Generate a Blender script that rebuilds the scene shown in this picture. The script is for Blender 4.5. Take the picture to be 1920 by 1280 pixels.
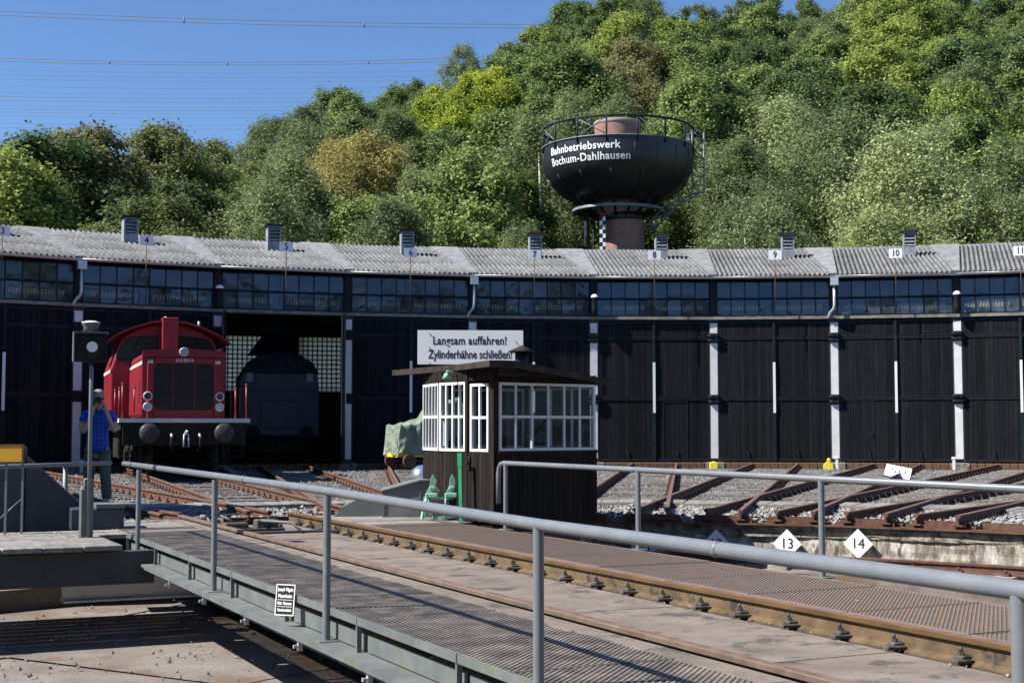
import bpy, math, random
import numpy as np
from math import sin, cos, tan, atan2, hypot, radians, degrees, pi, sqrt
from mathutils import Matrix, Vector

random.seed(7)
rs = np.random.RandomState(11)
SC = bpy.context.scene
COL = SC.collection
for o in list(bpy.data.objects):
    bpy.data.objects.remove(o)

# ------------------------------------------------------------------ camera, sky, sun, exposure
CAMP = Vector((-7.296, -7.59, 1.125))
YAW, PITCH, FPX = 0.7382, 0.0635, 2603.09
cam = bpy.data.cameras.new('camera'); camo = bpy.data.objects.new('camera_view', cam); COL.objects.link(camo)
cam.sensor_width = 36.0; cam.lens = FPX / 1920 * 36.0; cam.clip_start = 0.1; cam.clip_end = 4000
camo.location = CAMP; camo.rotation_euler = (pi / 2 + PITCH, 0, -YAW)
SC.camera = camo
SUN_EL, SUN_AZ = radians(47), radians(-64)
w = bpy.data.worlds.new('World'); SC.world = w; w.use_nodes = True
nt = w.node_tree; nt.nodes.clear()
sky = nt.nodes.new('ShaderNodeTexSky'); sky.sky_type = 'NISHITA'; sky.sun_disc = False
sky.sun_elevation = SUN_EL; sky.sun_rotation = SUN_AZ; sky.altitude = 1500; sky.air_density = 1.0; sky.dust_density = 0.0; sky.ozone_density = 8.0
bg = nt.nodes.new('ShaderNodeBackground'); bg.inputs['Strength'].default_value = 0.085
wo = nt.nodes.new('ShaderNodeOutputWorld')
nt.links.new(sky.outputs[0], bg.inputs[0]); nt.links.new(bg.outputs[0], wo.inputs[0])
sunv = Vector((sin(SUN_AZ) * cos(SUN_EL), cos(SUN_AZ) * cos(SUN_EL), sin(SUN_EL)))
sl = bpy.data.lights.new('sun', 'SUN'); sl.energy = 5.0; sl.angle = radians(0.53); sl.color = (1.0, 0.955, 0.88)
so = bpy.data.objects.new('sun', sl); COL.objects.link(so); so.location = sunv * 100
so.rotation_euler = (-sunv).to_track_quat('-Z', 'Y').to_euler()
SC.view_settings.view_transform = 'Standard'; SC.view_settings.look = 'None'
SC.view_settings.gamma = 1; SC.view_settings.use_curve_mapping = False
SC.view_settings.exposure = 0.92

# survey tools: sight lines from the camera point, used to measure where things stand
FW = Vector((sin(YAW) * cos(PITCH), cos(YAW) * cos(PITCH), sin(PITCH)))
RT = Vector((cos(YAW), -sin(YAW), 0)); UP = RT.cross(FW)
def ray(x, y): return FW * FPX + RT * (x - 960) + UP * (640 - y)
def at(x, y, D): return CAMP + ray(x, y) * (D / FPX)
def onz(x, y, z):
    d = ray(x, y); return CAMP + d * ((z - CAMP.z) / d.z)

# shed geometry: facade corner posts on an arc, stalls numbered as in the photo
FR, AL, PH0, DAL, FX, FY = 37.0565, 0.1174, 0.2058, -0.0007, 3.82, -3.591
NUMW = dict(enumerate('zero one two three four five six seven eight nine ten eleven twelve thirteen fourteen fifteen'.split()))
def post(j):
    ph = PH0 + j * AL + DAL * j * j; return Vector((FR * sin(ph) + FX, FR * cos(ph) + FY, 0))
def mid(s): return (post(s - 4) + post(s - 3)) / 2
def st(s): m = mid(s); return atan2(m.x, m.y)
def facing(s): d = post(s - 3) - post(s - 4); return atan2(-d.y, d.x)
def bw(s): return (post(s - 3) - post(s - 4)).length
B = radians(16.637)
BU = Vector((sin(B), cos(B), 0)); BV = Vector((cos(B), -sin(B), 0))
def rad(phi, r, off=0, z=0): return Vector((r * sin(phi) + off * cos(phi), r * cos(phi) - off * sin(phi), z))

# ------------------------------------------------------------------ object helpers
WM = {}
def F(p, hd=0.0, tilt=None):
    M = Matrix.Translation(Vector(p)) @ Matrix.Rotation(-hd, 4, 'Z')
    return M @ tilt if tilt is not None else M
def link(o, M, parent=None):
    COL.objects.link(o)
    if parent is not None:
        o.parent = parent; o.matrix_local = WM[parent.name].inverted() @ M
    else:
        o.matrix_local = M
    WM[o.name] = M.copy(); return o
def props(o, label=None, cat=None, group=None, kind=None):
    if label: o['label'] = label
    if cat: o['category'] = cat
    if group: o['group'] = group
    if kind: o['kind'] = kind
    return o
def thing(name, label, cat, M, group=None):
    o = bpy.data.objects.new(name, None); o.empty_display_size = 0.2
    link(o, M); return props(o, label, cat, group)
def obj(name, me, M=None, parent=None, **k):
    o = bpy.data.objects.new(name, me)
    if M is None: M = WM[parent.name] if parent is not None else Matrix.Identity(4)
    link(o, M, parent); return props(o, **k)
def copy_tree(o, M, parent=None):
    c = o.copy(); W0 = WM[o.name]
    COL.objects.link(c); c.parent = parent
    c.matrix_local = (WM[parent.name].inverted() @ M) if parent is not None else M
    WM[c.name] = M.copy()
    for ch in list(o.children):
        copy_tree(ch, M @ W0.inverted() @ WM[ch.name], c)
    return c

class MB:
    def __init__(s): s.v = []; s.f = []; s.m = []; s.sm = []
    def add(s, vs, fs, m=0, smooth=False):
        n = len(s.v); s.v += [tuple(x) for x in vs]
        for f in fs: s.f.append(tuple(n + i for i in f)); s.m.append(m); s.sm.append(smooth)
        return s
    def box(s, x0, x1, y0, y1, z0, z1, m=0):
        return s.add([(x0,y0,z0),(x1,y0,z0),(x1,y1,z0),(x0,y1,z0),(x0,y0,z1),(x1,y0,z1),(x1,y1,z1),(x0,y1,z1)],
              [(0,3,2,1),(4,5,6,7),(0,1,5,4),(1,2,6,5),(2,3,7,6),(3,0,4,7)], m)
    def cbox(s, x0, x1, y0, y1, z0, z1, c=.01, m=0):
        # box with its vertical and top edges chamfered
        a = [(x0+c,y0),(x1-c,y0),(x1,y0+c),(x1,y1-c),(x1-c,y1),(x0+c,y1),(x0,y1-c),(x0,y0+c)]
        t = [(x0+2*c,y0+c),(x1-2*c,y0+c),(x1-c,y0+2*c),(x1-c,y1-2*c),(x1-2*c,y1-c),(x0+2*c,y1-c),(x0+c,y1-2*c),(x0+c,y0+2*c)]
        vs = [(p[0],p[1],z0) for p in a] + [(p[0],p[1],z1-c) for p in a] + [(p[0],p[1],z1) for p in t]
        fs = [tuple(range(7,-1,-1)), tuple(range(16,24))]
        for k in (0, 8):
            for i in range(8): j = (i+1) % 8; fs.append((k+i,k+j,k+8+j,k+8+i))
        return s.add(vs, fs, m)
    def beam(s, p, q, w_, h_, m=0, upv=(0,0,1)):
        p = Vector(p); q = Vector(q); d = (q-p).normalized(); u = Vector(upv)
        if abs(d.dot(u)) > .99: u = Vector((1,0,0))
        r = d.cross(u).normalized(); u = r.cross(d)
        vs = [b + r*sx*w_/2 + u*sz*h_/2 for b in (p,q) for sx,sz in ((-1,-1),(1,-1),(1,1),(-1,1))]
        return s.add(vs, [(0,1,2,3),(7,6,5,4),(0,4,5,1),(1,5,6,2),(2,6,7,3),(3,7,4,0)], m)
    def tube(s, pts, r, n=8, m=0, cap=True, smooth=True):
        pts = [Vector(p) for p in pts]; k = len(pts); R = r if hasattr(r, '__len__') else [r]*k
        vs = []; ref = None
        for i, p in enumerate(pts):
            d = (pts[min(i+1,k-1)] - pts[max(i-1,0)]).normalized()
            if ref is None: ref = Vector((0,0,1)) if abs(d.z) < .9 else Vector((1,0,0))
            a = d.cross(ref).normalized(); b = a.cross(d); ref = b
            for j in range(n):
                t = 2*pi*j/n; vs.append(p + (a*cos(t) + b*sin(t))*R[i])
        fs = [(i*n+j, (i+1)*n+j, (i+1)*n+(j+1)%n, i*n+(j+1)%n) for i in range(k-1) for j in range(n)]
        s.add(vs, fs, m, smooth)
        if cap:
            b0 = len(s.v) - k*n
            s.f.append(tuple(b0+j for j in range(n))); s.m.append(m); s.sm.append(False)
            s.f.append(tuple(b0+(k-1)*n+j for j in range(n-1,-1,-1))); s.m.append(m); s.sm.append(False)
        return s
    def lathe(s, prof, n=24, m=0, smooth=True, c=(0,0,0), a0=0, a1=2*pi):
        full = abs(a1-a0-2*pi) < 1e-6; N = n if full else n+1
        vs = [(c[0]+r*sin(a0+(a1-a0)*j/n), c[1]+r*cos(a0+(a1-a0)*j/n), c[2]+z) for r,z in prof for j in range(N)]
        fs = []
        for i in range(len(prof)-1):
            for j in range(n):
                jj = (j+1) % N if full else j+1
                fs.append((i*N+j, (i+1)*N+j, (i+1)*N+jj, i*N+jj))
        return s.add(vs, fs, m, smooth)
    def prism(s, poly, z0, z1, m=0):
        n = len(poly); vs = [(x,y,z0) for x,y in poly] + [(x,y,z1) for x,y in poly]
        fs = [tuple(range(n-1,-1,-1)), tuple(range(n,2*n))] + [(i,(i+1)%n,n+(i+1)%n,n+i) for i in range(n)]
        return s.add(vs, fs, m)
    def slab(s, poly, y0, y1, m=0):   # polygon in xz, thickness in y
        n = len(poly); vs = [(x,y0,z) for x,z in poly] + [(x,y1,z) for x,z in poly]
        fs = [tuple(range(n)), tuple(range(2*n-1,n-1,-1))] + [(i,n+i,n+(i+1)%n,(i+1)%n) for i in range(n)]
        return s.add(vs, fs, m)
    def xslab(s, poly, x0, x1, m=0):  # polygon in yz, thickness in x
        n = len(poly); vs = [(x0,y,z) for y,z in poly] + [(x1,y,z) for y,z in poly]
        fs = [tuple(range(n)), tuple(range(2*n-1,n-1,-1))] + [(i,n+i,n+(i+1)%n,(i+1)%n) for i in range(n)]
        return s.add(vs, fs, m)
    def ball(s, c, rx, ry=None, rz=None, m=0, n=10, k=6):
        ry = ry or rx; rz = rz or rx
        vs = []; fs = []
        for i in range(k+1):
            t = pi*i/k
            for j in range(n): vs.append((c[0]+rx*sin(t)*cos(2*pi*j/n), c[1]+ry*sin(t)*sin(2*pi*j/n), c[2]-rz*cos(t)))
        for i in range(k):
            for j in range(n): fs.append((i*n+j, i*n+(j+1)%n, (i+1)*n+(j+1)%n, (i+1)*n+j))
        return s.add(vs, fs, m, True)
    def mesh(s, name, mats):
        me = bpy.data.meshes.new(name); me.from_pydata(s.v, [], s.f)
        for t in (mats if isinstance(mats, (list, tuple)) else [mats]): me.materials.append(t)
        me.polygons.foreach_set('material_index', s.m); me.polygons.foreach_set('use_smooth', s.sm)
        me.update(); return me
def np_mesh(name, V, Fc, mats, mi=None, smooth=False):
    me = bpy.data.meshes.new(name); V = np.asarray(V, np.float32); Fc = np.asarray(Fc, np.int32); k = Fc.shape[1]; n = len(Fc)
    me.vertices.add(len(V)); me.vertices.foreach_set('co', V.ravel())
    me.loops.add(n*k); me.loops.foreach_set('vertex_index', Fc.ravel())
    me.polygons.add(n); me.polygons.foreach_set('loop_start', np.arange(n, dtype=np.int32)*k)
    for t in (mats if isinstance(mats, (list, tuple)) else [mats]): me.materials.append(t)
    if mi is not None: me.polygons.foreach_set('material_index', np.asarray(mi, np.int32))
    me.polygons.foreach_set('use_smooth', np.full(n, smooth)); me.update(); me.validate(); return me
def grid_mesh(name, P, mats, smooth=True):
    a, b = P.shape[:2]; I = np.arange(a*b).reshape(a, b)
    Q = np.stack([I[:-1,:-1], I[1:,:-1], I[1:,1:], I[:-1,1:]], -1).reshape(-1, 4)
    return np_mesh(name, P.reshape(-1, 3), Q, mats, smooth=smooth)
def text_mesh(s, size, mat, xs=1.0, ext=0.004, bold=0.0, align='CENTER', space=1.0):
    cu = bpy.data.curves.new('t', 'FONT'); cu.body = s; cu.size = size; cu.align_x = align; cu.align_y = 'CENTER'
    cu.extrude = ext; cu.offset = bold; cu.space_character = space; cu.resolution_u = 4
    t = bpy.data.objects.new('t', cu); COL.objects.link(t); dg = bpy.context.evaluated_depsgraph_get(); dg.update()
    me = bpy.data.meshes.new_from_object(t.evaluated_get(dg)); bpy.data.objects.remove(t); bpy.data.curves.remove(cu)
    # text plane stands up: x right, z up, face towards -y
    n = len(me.vertices); co = np.zeros(n*3, np.float32); me.vertices.foreach_get('co', co); co = co.reshape(-1, 3)
    out = np.stack([co[:,0]*xs, -co[:,2], co[:,1]], -1); me.vertices.foreach_set('co', out.ravel())
    me.materials.clear(); me.materials.append(mat); me.update(); return me

# ------------------------------------------------------------------ materials
def mat(name, c1, c2=None, sc=3.0, rough=.7, bump=0.0, bsc=None, metal=0.0, orand=0.0, detail=6, lo=.35, hi=.65, c3=None, s3=.6, t3=.55, coords='Object', stretch=None, spec=.5, bdist=.02, c3mul=None):
    m = bpy.data.materials.new(name); m.use_nodes = True; N = m.node_tree.nodes; L = m.node_tree.links; N.clear()
    out = N.new('ShaderNodeOutputMaterial'); p = N.new('ShaderNodeBsdfPrincipled'); L.new(p.outputs[0], out.inputs[0])
    p.inputs['Roughness'].default_value = rough; p.inputs['Metallic'].default_value = metal
    p.inputs['Specular IOR Level'].default_value = spec
    tc = N.new('ShaderNodeTexCoord'); oi = N.new('ShaderNodeObjectInfo')
    ad = N.new('ShaderNodeVectorMath'); ad.operation = 'ADD'
    mu = N.new('ShaderNodeVectorMath'); mu.operation = 'SCALE'; mu.inputs[3].default_value = 37.0
    cv = N.new('ShaderNodeCombineXYZ'); L.new(oi.outputs['Random'], cv.inputs[0]); L.new(oi.outputs['Random'], cv.inputs[2]); L.new(cv.outputs[0], mu.inputs[0])
    L.new(tc.outputs[coords], ad.inputs[0]); L.new(mu.outputs[0], ad.inputs[1])
    vec = ad.outputs[0]
    if stretch:
        mp = N.new('ShaderNodeMapping'); mp.inputs['Scale'].default_value = stretch; L.new(vec, mp.inputs[0]); vec = mp.outputs[0]
    col = None
    if c2 is not None:
        nz = N.new('ShaderNodeTexNoise'); nz.inputs['Scale'].default_value = sc; nz.inputs['Detail'].default_value = detail; nz.inputs['Roughness'].default_value = .6
        L.new(vec, nz.inputs['Vector'])
        rp = N.new('ShaderNodeValToRGB'); rp.color_ramp.elements[0].position = lo; rp.color_ramp.elements[1].position = hi
        rp.color_ramp.elements[0].color = (*c1, 1); rp.color_ramp.elements[1].color = (*c2, 1)
        L.new(nz.outputs['Fac'], rp.inputs[0]); col = rp.outputs[0]
        if c3 is not None:
            n3 = N.new('ShaderNodeTexNoise'); n3.inputs['Scale'].default_value = sc*s3; n3.inputs['Detail'].default_value = 8; n3.inputs['Roughness'].default_value = .7
            o3 = N.new('ShaderNodeVectorMath'); o3.operation = 'ADD'; o3.inputs[1].default_value = (5.2, 1.3, 8.1); L.new(vec, o3.inputs[0]); L.new(o3.outputs[0], n3.inputs['Vector'])
            r3 = N.new('ShaderNodeValToRGB'); r3.color_ramp.elements[0].position = t3; r3.color_ramp.elements[1].position = t3+.08; L.new(n3.outputs['Fac'], r3.inputs[0])
            mx = N.new('ShaderNodeMix'); mx.data_type = 'RGBA'; L.new(r3.outputs[0], mx.inputs[0]); L.new(col, mx.inputs[6]); mx.inputs[7].default_value = (*c3, 1); col = mx.outputs[2]
    else:
        rg = N.new('ShaderNodeRGB'); rg.outputs[0].default_value = (*c1, 1); col = rg.outputs[0]
    if orand:
        hs = N.new('ShaderNodeHueSaturation'); mr = N.new('ShaderNodeMapRange'); L.new(oi.outputs['Random'], mr.inputs[0])
        mr.inputs[3].default_value = 1-orand; mr.inputs[4].default_value = 1+orand
        L.new(mr.outputs[0], hs.inputs['Value']); L.new(col, hs.inputs['Color']); col = hs.outputs[0]
    L.new(col, p.inputs['Base Color'])
    if bump:
        nb = N.new('ShaderNodeTexNoise'); nb.inputs['Scale'].default_value = bsc or sc*6; nb.inputs['Detail'].default_value = 5; L.new(vec, nb.inputs['Vector'])
        bp = N.new('ShaderNodeBump'); bp.inputs['Strength'].default_value = bump; bp.inputs['Distance'].default_value = bdist
        L.new(nb.outputs['Fac'], bp.inputs['Height']); L.new(bp.outputs[0], p.inputs['Normal'])
    m['p'] = 1
    return m
def glass_mat(name, tint, gloss, fac, rough=.02):
    m = bpy.data.materials.new(name); m.use_nodes = True; N = m.node_tree.nodes; L = m.node_tree.links; N.clear()
    out = N.new('ShaderNodeOutputMaterial'); mix = N.new('ShaderNodeMixShader'); tr = N.new('ShaderNodeBsdfTransparent'); gl = N.new('ShaderNodeBsdfGlossy')
    tr.inputs[0].default_value = (*tint, 1); gl.inputs[0].default_value = (*gloss, 1); gl.inputs['Roughness'].default_value = rough
    tc = N.new('ShaderNodeTexCoord'); oi = N.new('ShaderNodeObjectInfo'); nz = N.new('ShaderNodeTexNoise'); nz.inputs['Scale'].default_value = 2.2
    ad = N.new('ShaderNodeVectorMath'); ad.operation = 'MULTIPLY_ADD'; ad.inputs[1].default_value = (1, 1, 1)
    mu = N.new('ShaderNodeVectorMath'); mu.operation = 'SCALE'; mu.inputs[3].default_value = 50; cv = N.new('ShaderNodeCombineXYZ')
    L.new(oi.outputs['Random'], cv.inputs[0]); L.new(cv.outputs[0], mu.inputs[0]); L.new(tc.outputs['Object'], ad.inputs[0]); L.new(mu.outputs[0], ad.inputs[2])
    L.new(ad.outputs[0], nz.inputs['Vector'])
    bp = N.new('ShaderNodeBump'); bp.inputs['Strength'].default_value = .25; bp.inputs['Distance'].default_value = .02; L.new(nz.outputs['Fac'], bp.inputs['Height']); L.new(bp.outputs[0], gl.inputs['Normal'])
    mix.inputs[0].default_value = fac; L.new(tr.outputs[0], mix.inputs[1]); L.new(gl.outputs[0], mix.inputs[2])
    # a film of dust on the pane
    df = N.new('ShaderNodeBsdfDiffuse'); df.inputs[0].default_value = (.30, .35, .42, 1); m2 = N.new('ShaderNodeMixShader')
    n2 = N.new('ShaderNodeTexNoise'); n2.inputs['Scale'].default_value = 3.0; L.new(ad.outputs[0], n2.inputs['Vector'])
    mr = N.new('ShaderNodeMapRange'); mr.inputs[1].default_value = .3; mr.inputs[2].default_value = .8; mr.inputs[3].default_value = .02 if 'shed' in name else .0; mr.inputs[4].default_value = .22 if 'shed' in name else .003
    L.new(n2.outputs['Fac'], mr.inputs[0]); L.new(mr.outputs[0], m2.inputs[0]); L.new(mix.outputs[0], m2.inputs[1]); L.new(df.outputs[0], m2.inputs[2])
    L.new(m2.outputs[0], out.inputs[0]); return m
def leaf_mat(name, c1, c2, tr=.38):
    m = bpy.data.materials.new(name); m.use_nodes = True; N = m.node_tree.nodes; L = m.node_tree.links; N.clear()
    out = N.new('ShaderNodeOutputMaterial'); mix = N.new('ShaderNodeMixShader'); mix.inputs[0].default_value = tr
    d = N.new('ShaderNodeBsdfPrincipled'); d.inputs['Roughness'].default_value = .5; d.inputs['Specular IOR Level'].default_value = .15; t = N.new('ShaderNodeBsdfTranslucent')
    tc = N.new('ShaderNodeTexCoord'); nz = N.new('ShaderNodeTexNoise'); nz.inputs['Scale'].default_value = .55; nz.inputs['Detail'].default_value = 4
    L.new(tc.outputs['Object'], nz.inputs['Vector'])
    ge = N.new('ShaderNodeNewGeometry'); ma = N.new('ShaderNodeMath'); ma.operation = 'MULTIPLY_ADD'; ma.inputs[1].default_value = .62; L.new(ge.outputs['Random Per Island'], ma.inputs[0])
    mb = N.new('ShaderNodeMath'); mb.operation = 'SUBTRACT'; mb.inputs[1].default_value = .30; L.new(nz.outputs['Fac'], mb.inputs[0]); L.new(mb.outputs[0], ma.inputs[2])
    rp = N.new('ShaderNodeValToRGB'); rp.color_ramp.elements[0].position = .3; rp.color_ramp.elements[1].position = .7
    rp.color_ramp.elements[0].color = (*c1, 1); rp.color_ramp.elements[1].color = (*c2, 1); L.new(ma.outputs[0], rp.inputs[0])
    oi = N.new('ShaderNodeObjectInfo'); hs = N.new('ShaderNodeHueSaturation'); mr = N.new('ShaderNodeMapRange'); L.new(oi.outputs['Random'], mr.inputs[0]); mr.inputs[3].default_value = .75; mr.inputs[4].default_value = 1.3
    m3 = N.new('ShaderNodeMapRange'); L.new(oi.outputs['Random'], m3.inputs[0]); m3.inputs[3].default_value = .515; m3.inputs[4].default_value = .488
    L.new(mr.outputs[0], hs.inputs['Value']); L.new(m3.outputs[0], hs.inputs['Hue']); L.new(rp.outputs[0], hs.inputs['Color'])
    L.new(hs.outputs[0], d.inputs['Base Color']); L.new(hs.outputs[0], t.inputs[0])
    L.new(d.outputs[0], mix.inputs[1]); L.new(t.outputs[0], mix.inputs[2]); L.new(mix.outputs[0], out.inputs[0]); return m

M_board = mat('tarred_boards', (.0075,.0085,.011), (.0145,.0155,.019), sc=2.5, rough=.75, spec=.12, orand=.35, bump=.3, bsc=40, stretch=(6,6,.5))
M_iron = mat('black_iron', (.008,.011,.017), (.017,.021,.029), sc=6, rough=.6, spec=.2, bump=.1)
M_bluegrey = mat('blue_grey_steel', (.028,.036,.05), (.045,.056,.07), sc=4, rough=.5)
M_white = mat('white_paint', (.62,.62,.60), (.75,.75,.73), sc=3, rough=.6, bump=.15, c3=(.25,.24,.22), t3=.68, s3=2)
M_whitec = mat('clean_white', (.80,.80,.79), (.84,.84,.84), sc=2, rough=.42, bump=.05, bsc=35)
M_letter = mat('black_lettering', (.012,.012,.018), rough=.5)
M_lettw = mat('white_lettering', (.85,.85,.84), rough=.5)
M_cement = mat('fibre_cement', (.15,.155,.16), (.27,.275,.28), sc=3.5, rough=.9, bump=.3, c3=(.12,.12,.11), t3=.6, s3=2.5, orand=.14)
M_gutter = mat('zinc', (.45,.48,.50), (.58,.60,.62), sc=5, rough=.35, metal=.4)
M_vent = mat('weathered_vent_paint', (.17,.185,.20), (.30,.315,.33), sc=5, rough=.8, c3=(.09,.09,.09), t3=.6)
M_sill = mat('concrete_lintel', (.13,.13,.12), (.28,.26,.22), sc=5, rough=.9, bump=.5, stretch=(1,1,2))
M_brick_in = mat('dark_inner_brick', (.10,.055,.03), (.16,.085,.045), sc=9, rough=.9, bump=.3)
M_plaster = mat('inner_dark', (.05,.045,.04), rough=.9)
M_glass = glass_mat('shed_glass', (.74,.78,.83), (.55,.7,.9), .045, .03)
M_glassh = glass_mat('hut_glass', (.82,.86,.88), (.8,.85,.9), .006, .01)
M_ochre = mat('ochre_glint', (.85,.45,.10), (.90,.58,.20), sc=10, rough=.6)
M_rail = mat('handrail_paint', (.135,.148,.165), (.165,.178,.195), sc=7, rough=.42, bump=.12, bsc=90, c3=(.13,.10,.075), t3=.64, s3=2.5, bdist=.004)
M_rust = mat('rail_rust', (.06,.027,.018), (.13,.06,.036), sc=9, rough=.8, bump=.4, bsc=60, bdist=.004)
M_rusttop = mat('rail_head_brown', (.13,.075,.055), (.21,.135,.105), sc=8, rough=.5)
M_gold = mat('worn_rail_side', (.10,.056,.02), (.17,.10,.038), sc=7, rough=.45, metal=.25, stretch=(3,.5,3))
M_web = mat('rail_web_ochre', (.075,.048,.022), (.15,.10,.05), sc=6, rough=.8, bump=.2, c3=(.035,.025,.018), t3=.54)
M_railside = mat('brown_rail_side', (.10,.07,.05), (.17,.12,.085), sc=7, rough=.6)
M_plate = mat('rusty_pink_plate', (.145,.115,.09), (.215,.18,.148), sc=2.6, rough=.75, bump=.12, bsc=60, c3=(.075,.065,.058), t3=.54, s3=1.2, bdist=.004)
M_clip = mat('greasy_clip', (.035,.032,.028), (.10,.09,.075), sc=14, rough=.7, bump=.4, bdist=.004)
M_grate = mat('grating_steel', (.15,.13,.115), (.38,.32,.27), sc=5, rough=.55, metal=.3, lo=.4, hi=.7)
M_grater = mat('grating_steel_rusty', (.20,.19,.175), (.34,.22,.15), sc=14, rough=.5, metal=.35)
M_girder = mat('grey_girder_paint', (.095,.108,.112), (.145,.158,.15), sc=4, rough=.65, c3=(.12,.13,.075), t3=.57, s3=1.5)
M_girderd = mat('dark_girder', (.03,.033,.04), (.05,.053,.06), sc=4, rough=.7)
M_wood = mat('grey_wood', (.15,.14,.125), (.26,.24,.22), sc=3, rough=.85, bump=.4, bsc=50, stretch=(6,.7,2), orand=.15, bdist=.005)
M_sleeper = mat('old_sleeper', (.07,.06,.05), (.17,.15,.135), sc=5, rough=.9, bump=.5, stretch=(.6,4,2), orand=.2, bdist=.01)
M_ballast = mat('ballast_ground', (.05,.047,.044), (.14,.135,.13), sc=14, rough=.95, bump=1, bsc=30, detail=8)
M_stone = mat('ballast_stone', (.10,.10,.10), (.24,.235,.23), sc=3, rough=.9)
M_stonew = mat('pale_stone', (.14,.137,.13), (.36,.345,.32), sc=4, rough=.9)
M_pitwall = mat('whitewashed_wall', (.20,.175,.135), (.50,.48,.43), sc=5, rough=.9, bump=1, bsc=22, stretch=(1,1,.4), c3=(.13,.095,.065), t3=.52, s3=1.3, detail=9, lo=.42, hi=.58)
M_caprock = mat('crumbling_cap', (.11,.10,.08), (.32,.29,.235), sc=9, rough=.95, bump=1, bsc=30, c3=(.05,.042,.035), t3=.54)
M_pitfloor = mat('pit_concrete', (.12,.10,.085), (.215,.19,.165), sc=1.1, rough=.9, bump=.6, bsc=16, c3=(.15,.095,.065), t3=.52, s3=.9, detail=10)
M_hutwood = mat('dark_hut_boards', (.009,.007,.0065), (.026,.019,.016), sc=4, rough=.75, spec=.15, bump=.3, stretch=(8,8,.5), orand=.3)
M_felt = mat('roof_felt', (.03,.025,.023), (.06,.05,.045), sc=6, rough=.95, spec=.1, bump=.4)
M_red = mat('loco_red', (.20,.008,.016), (.26,.011,.021), sc=2, rough=.42, bump=.05, bsc=3, c3=(.12,.012,.016), t3=.58)
M_grille = mat('loco_grille', (.012,.010,.010), (.03,.022,.02), sc=5, rough=.6)
M_under = mat('loco_underframe', (.010,.010,.010), (.035,.03,.026), sc=8, rough=.8, spec=.15, bump=.3)
M_cream = mat('cream_stripe', (.55,.53,.46), (.68,.66,.58), sc=5, rough=.5)
M_chrome = mat('lamp_ring', (.6,.62,.64), rough=.35, metal=.3)
M_lens = mat('lamp_lens', (.35,.40,.42), rough=.08, spec=.8)
M_lensd = mat('dark_lens', (.03,.02,.02), rough=.1, spec=.8)
M_buffer = mat('buffer_face', (.012,.013,.014), (.055,.058,.06), sc=9, rough=.5, spec=.3)
M_dloco = mat('dark_blue_loco', (.035,.05,.065), (.055,.07,.085), sc=2, rough=.5)
M_bronze = mat('yellow_sign', (.62,.33,.02), (.68,.37,.03), sc=3, rough=.6)
M_yel = mat('yellow_paint', (.75,.60,.03), (.85,.72,.05), sc=5, rough=.5)
M_orange = mat('orange_paint', (.65,.25,.06), rough=.6)
M_green = mat('mint_green_paint', (.16,.36,.27), (.30,.52,.42), sc=9, rough=.5, c3=(.05,.12,.08), t3=.6)
M_gpost = mat('green_post', (.03,.42,.16), (.06,.55,.24), sc=6, rough=.5)
M_tarp = mat('green_tarp', (.13,.165,.12), (.22,.265,.20), sc=3, rough=.7, bump=1, bsc=7, bdist=.08, detail=9)
M_tank = mat('tank_black', (.010,.012,.016), (.018,.021,.025), sc=3, rough=.42, bump=.05)
M_lattice = mat('lattice_steel', (.12,.14,.16), (.18,.20,.22), sc=5, rough=.5)
M_bark = mat('bark', (.07,.055,.04), (.13,.11,.085), sc=3, rough=.9)
M_birch = mat('birch_bark', (.42,.40,.36), (.62,.60,.55), sc=2, rough=.8, c3=(.06,.05,.04), t3=.6, s3=2)
M_hill = mat('hill_soil', (.020,.028,.010), (.05,.06,.022), sc=.6, rough=.95)
M_ground = mat('far_ground', (.12,.115,.10), (.20,.19,.17), sc=.5, rough=.95)
M_cabinet = mat('cabinet_grey', (.12,.123,.125), (.18,.182,.18), sc=3, rough=.6, c3=(.14,.135,.12), t3=.62)
M_cable = mat('cable', (.16,.18,.20), rough=.5)
M_skin = mat('skin', (.50,.30,.22), rough=.55)
M_hair = mat('grey_hair', (.22,.22,.23), rough=.7)
M_trous = mat('grey_green_trousers', (.085,.10,.085), (.12,.135,.115), sc=9, rough=.85, bump=.5)
M_shoe = mat('dark_shoe', (.03,.028,.026), rough=.6)
M_dry = mat('dry_leaf', (.42,.25,.12), (.55,.38,.22), sc=9, rough=.8)
M_wagon = mat('brown_wagon_boards', (.07,.035,.025), (.11,.055,.04), sc=3, rough=.8, orand=.15)
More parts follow.
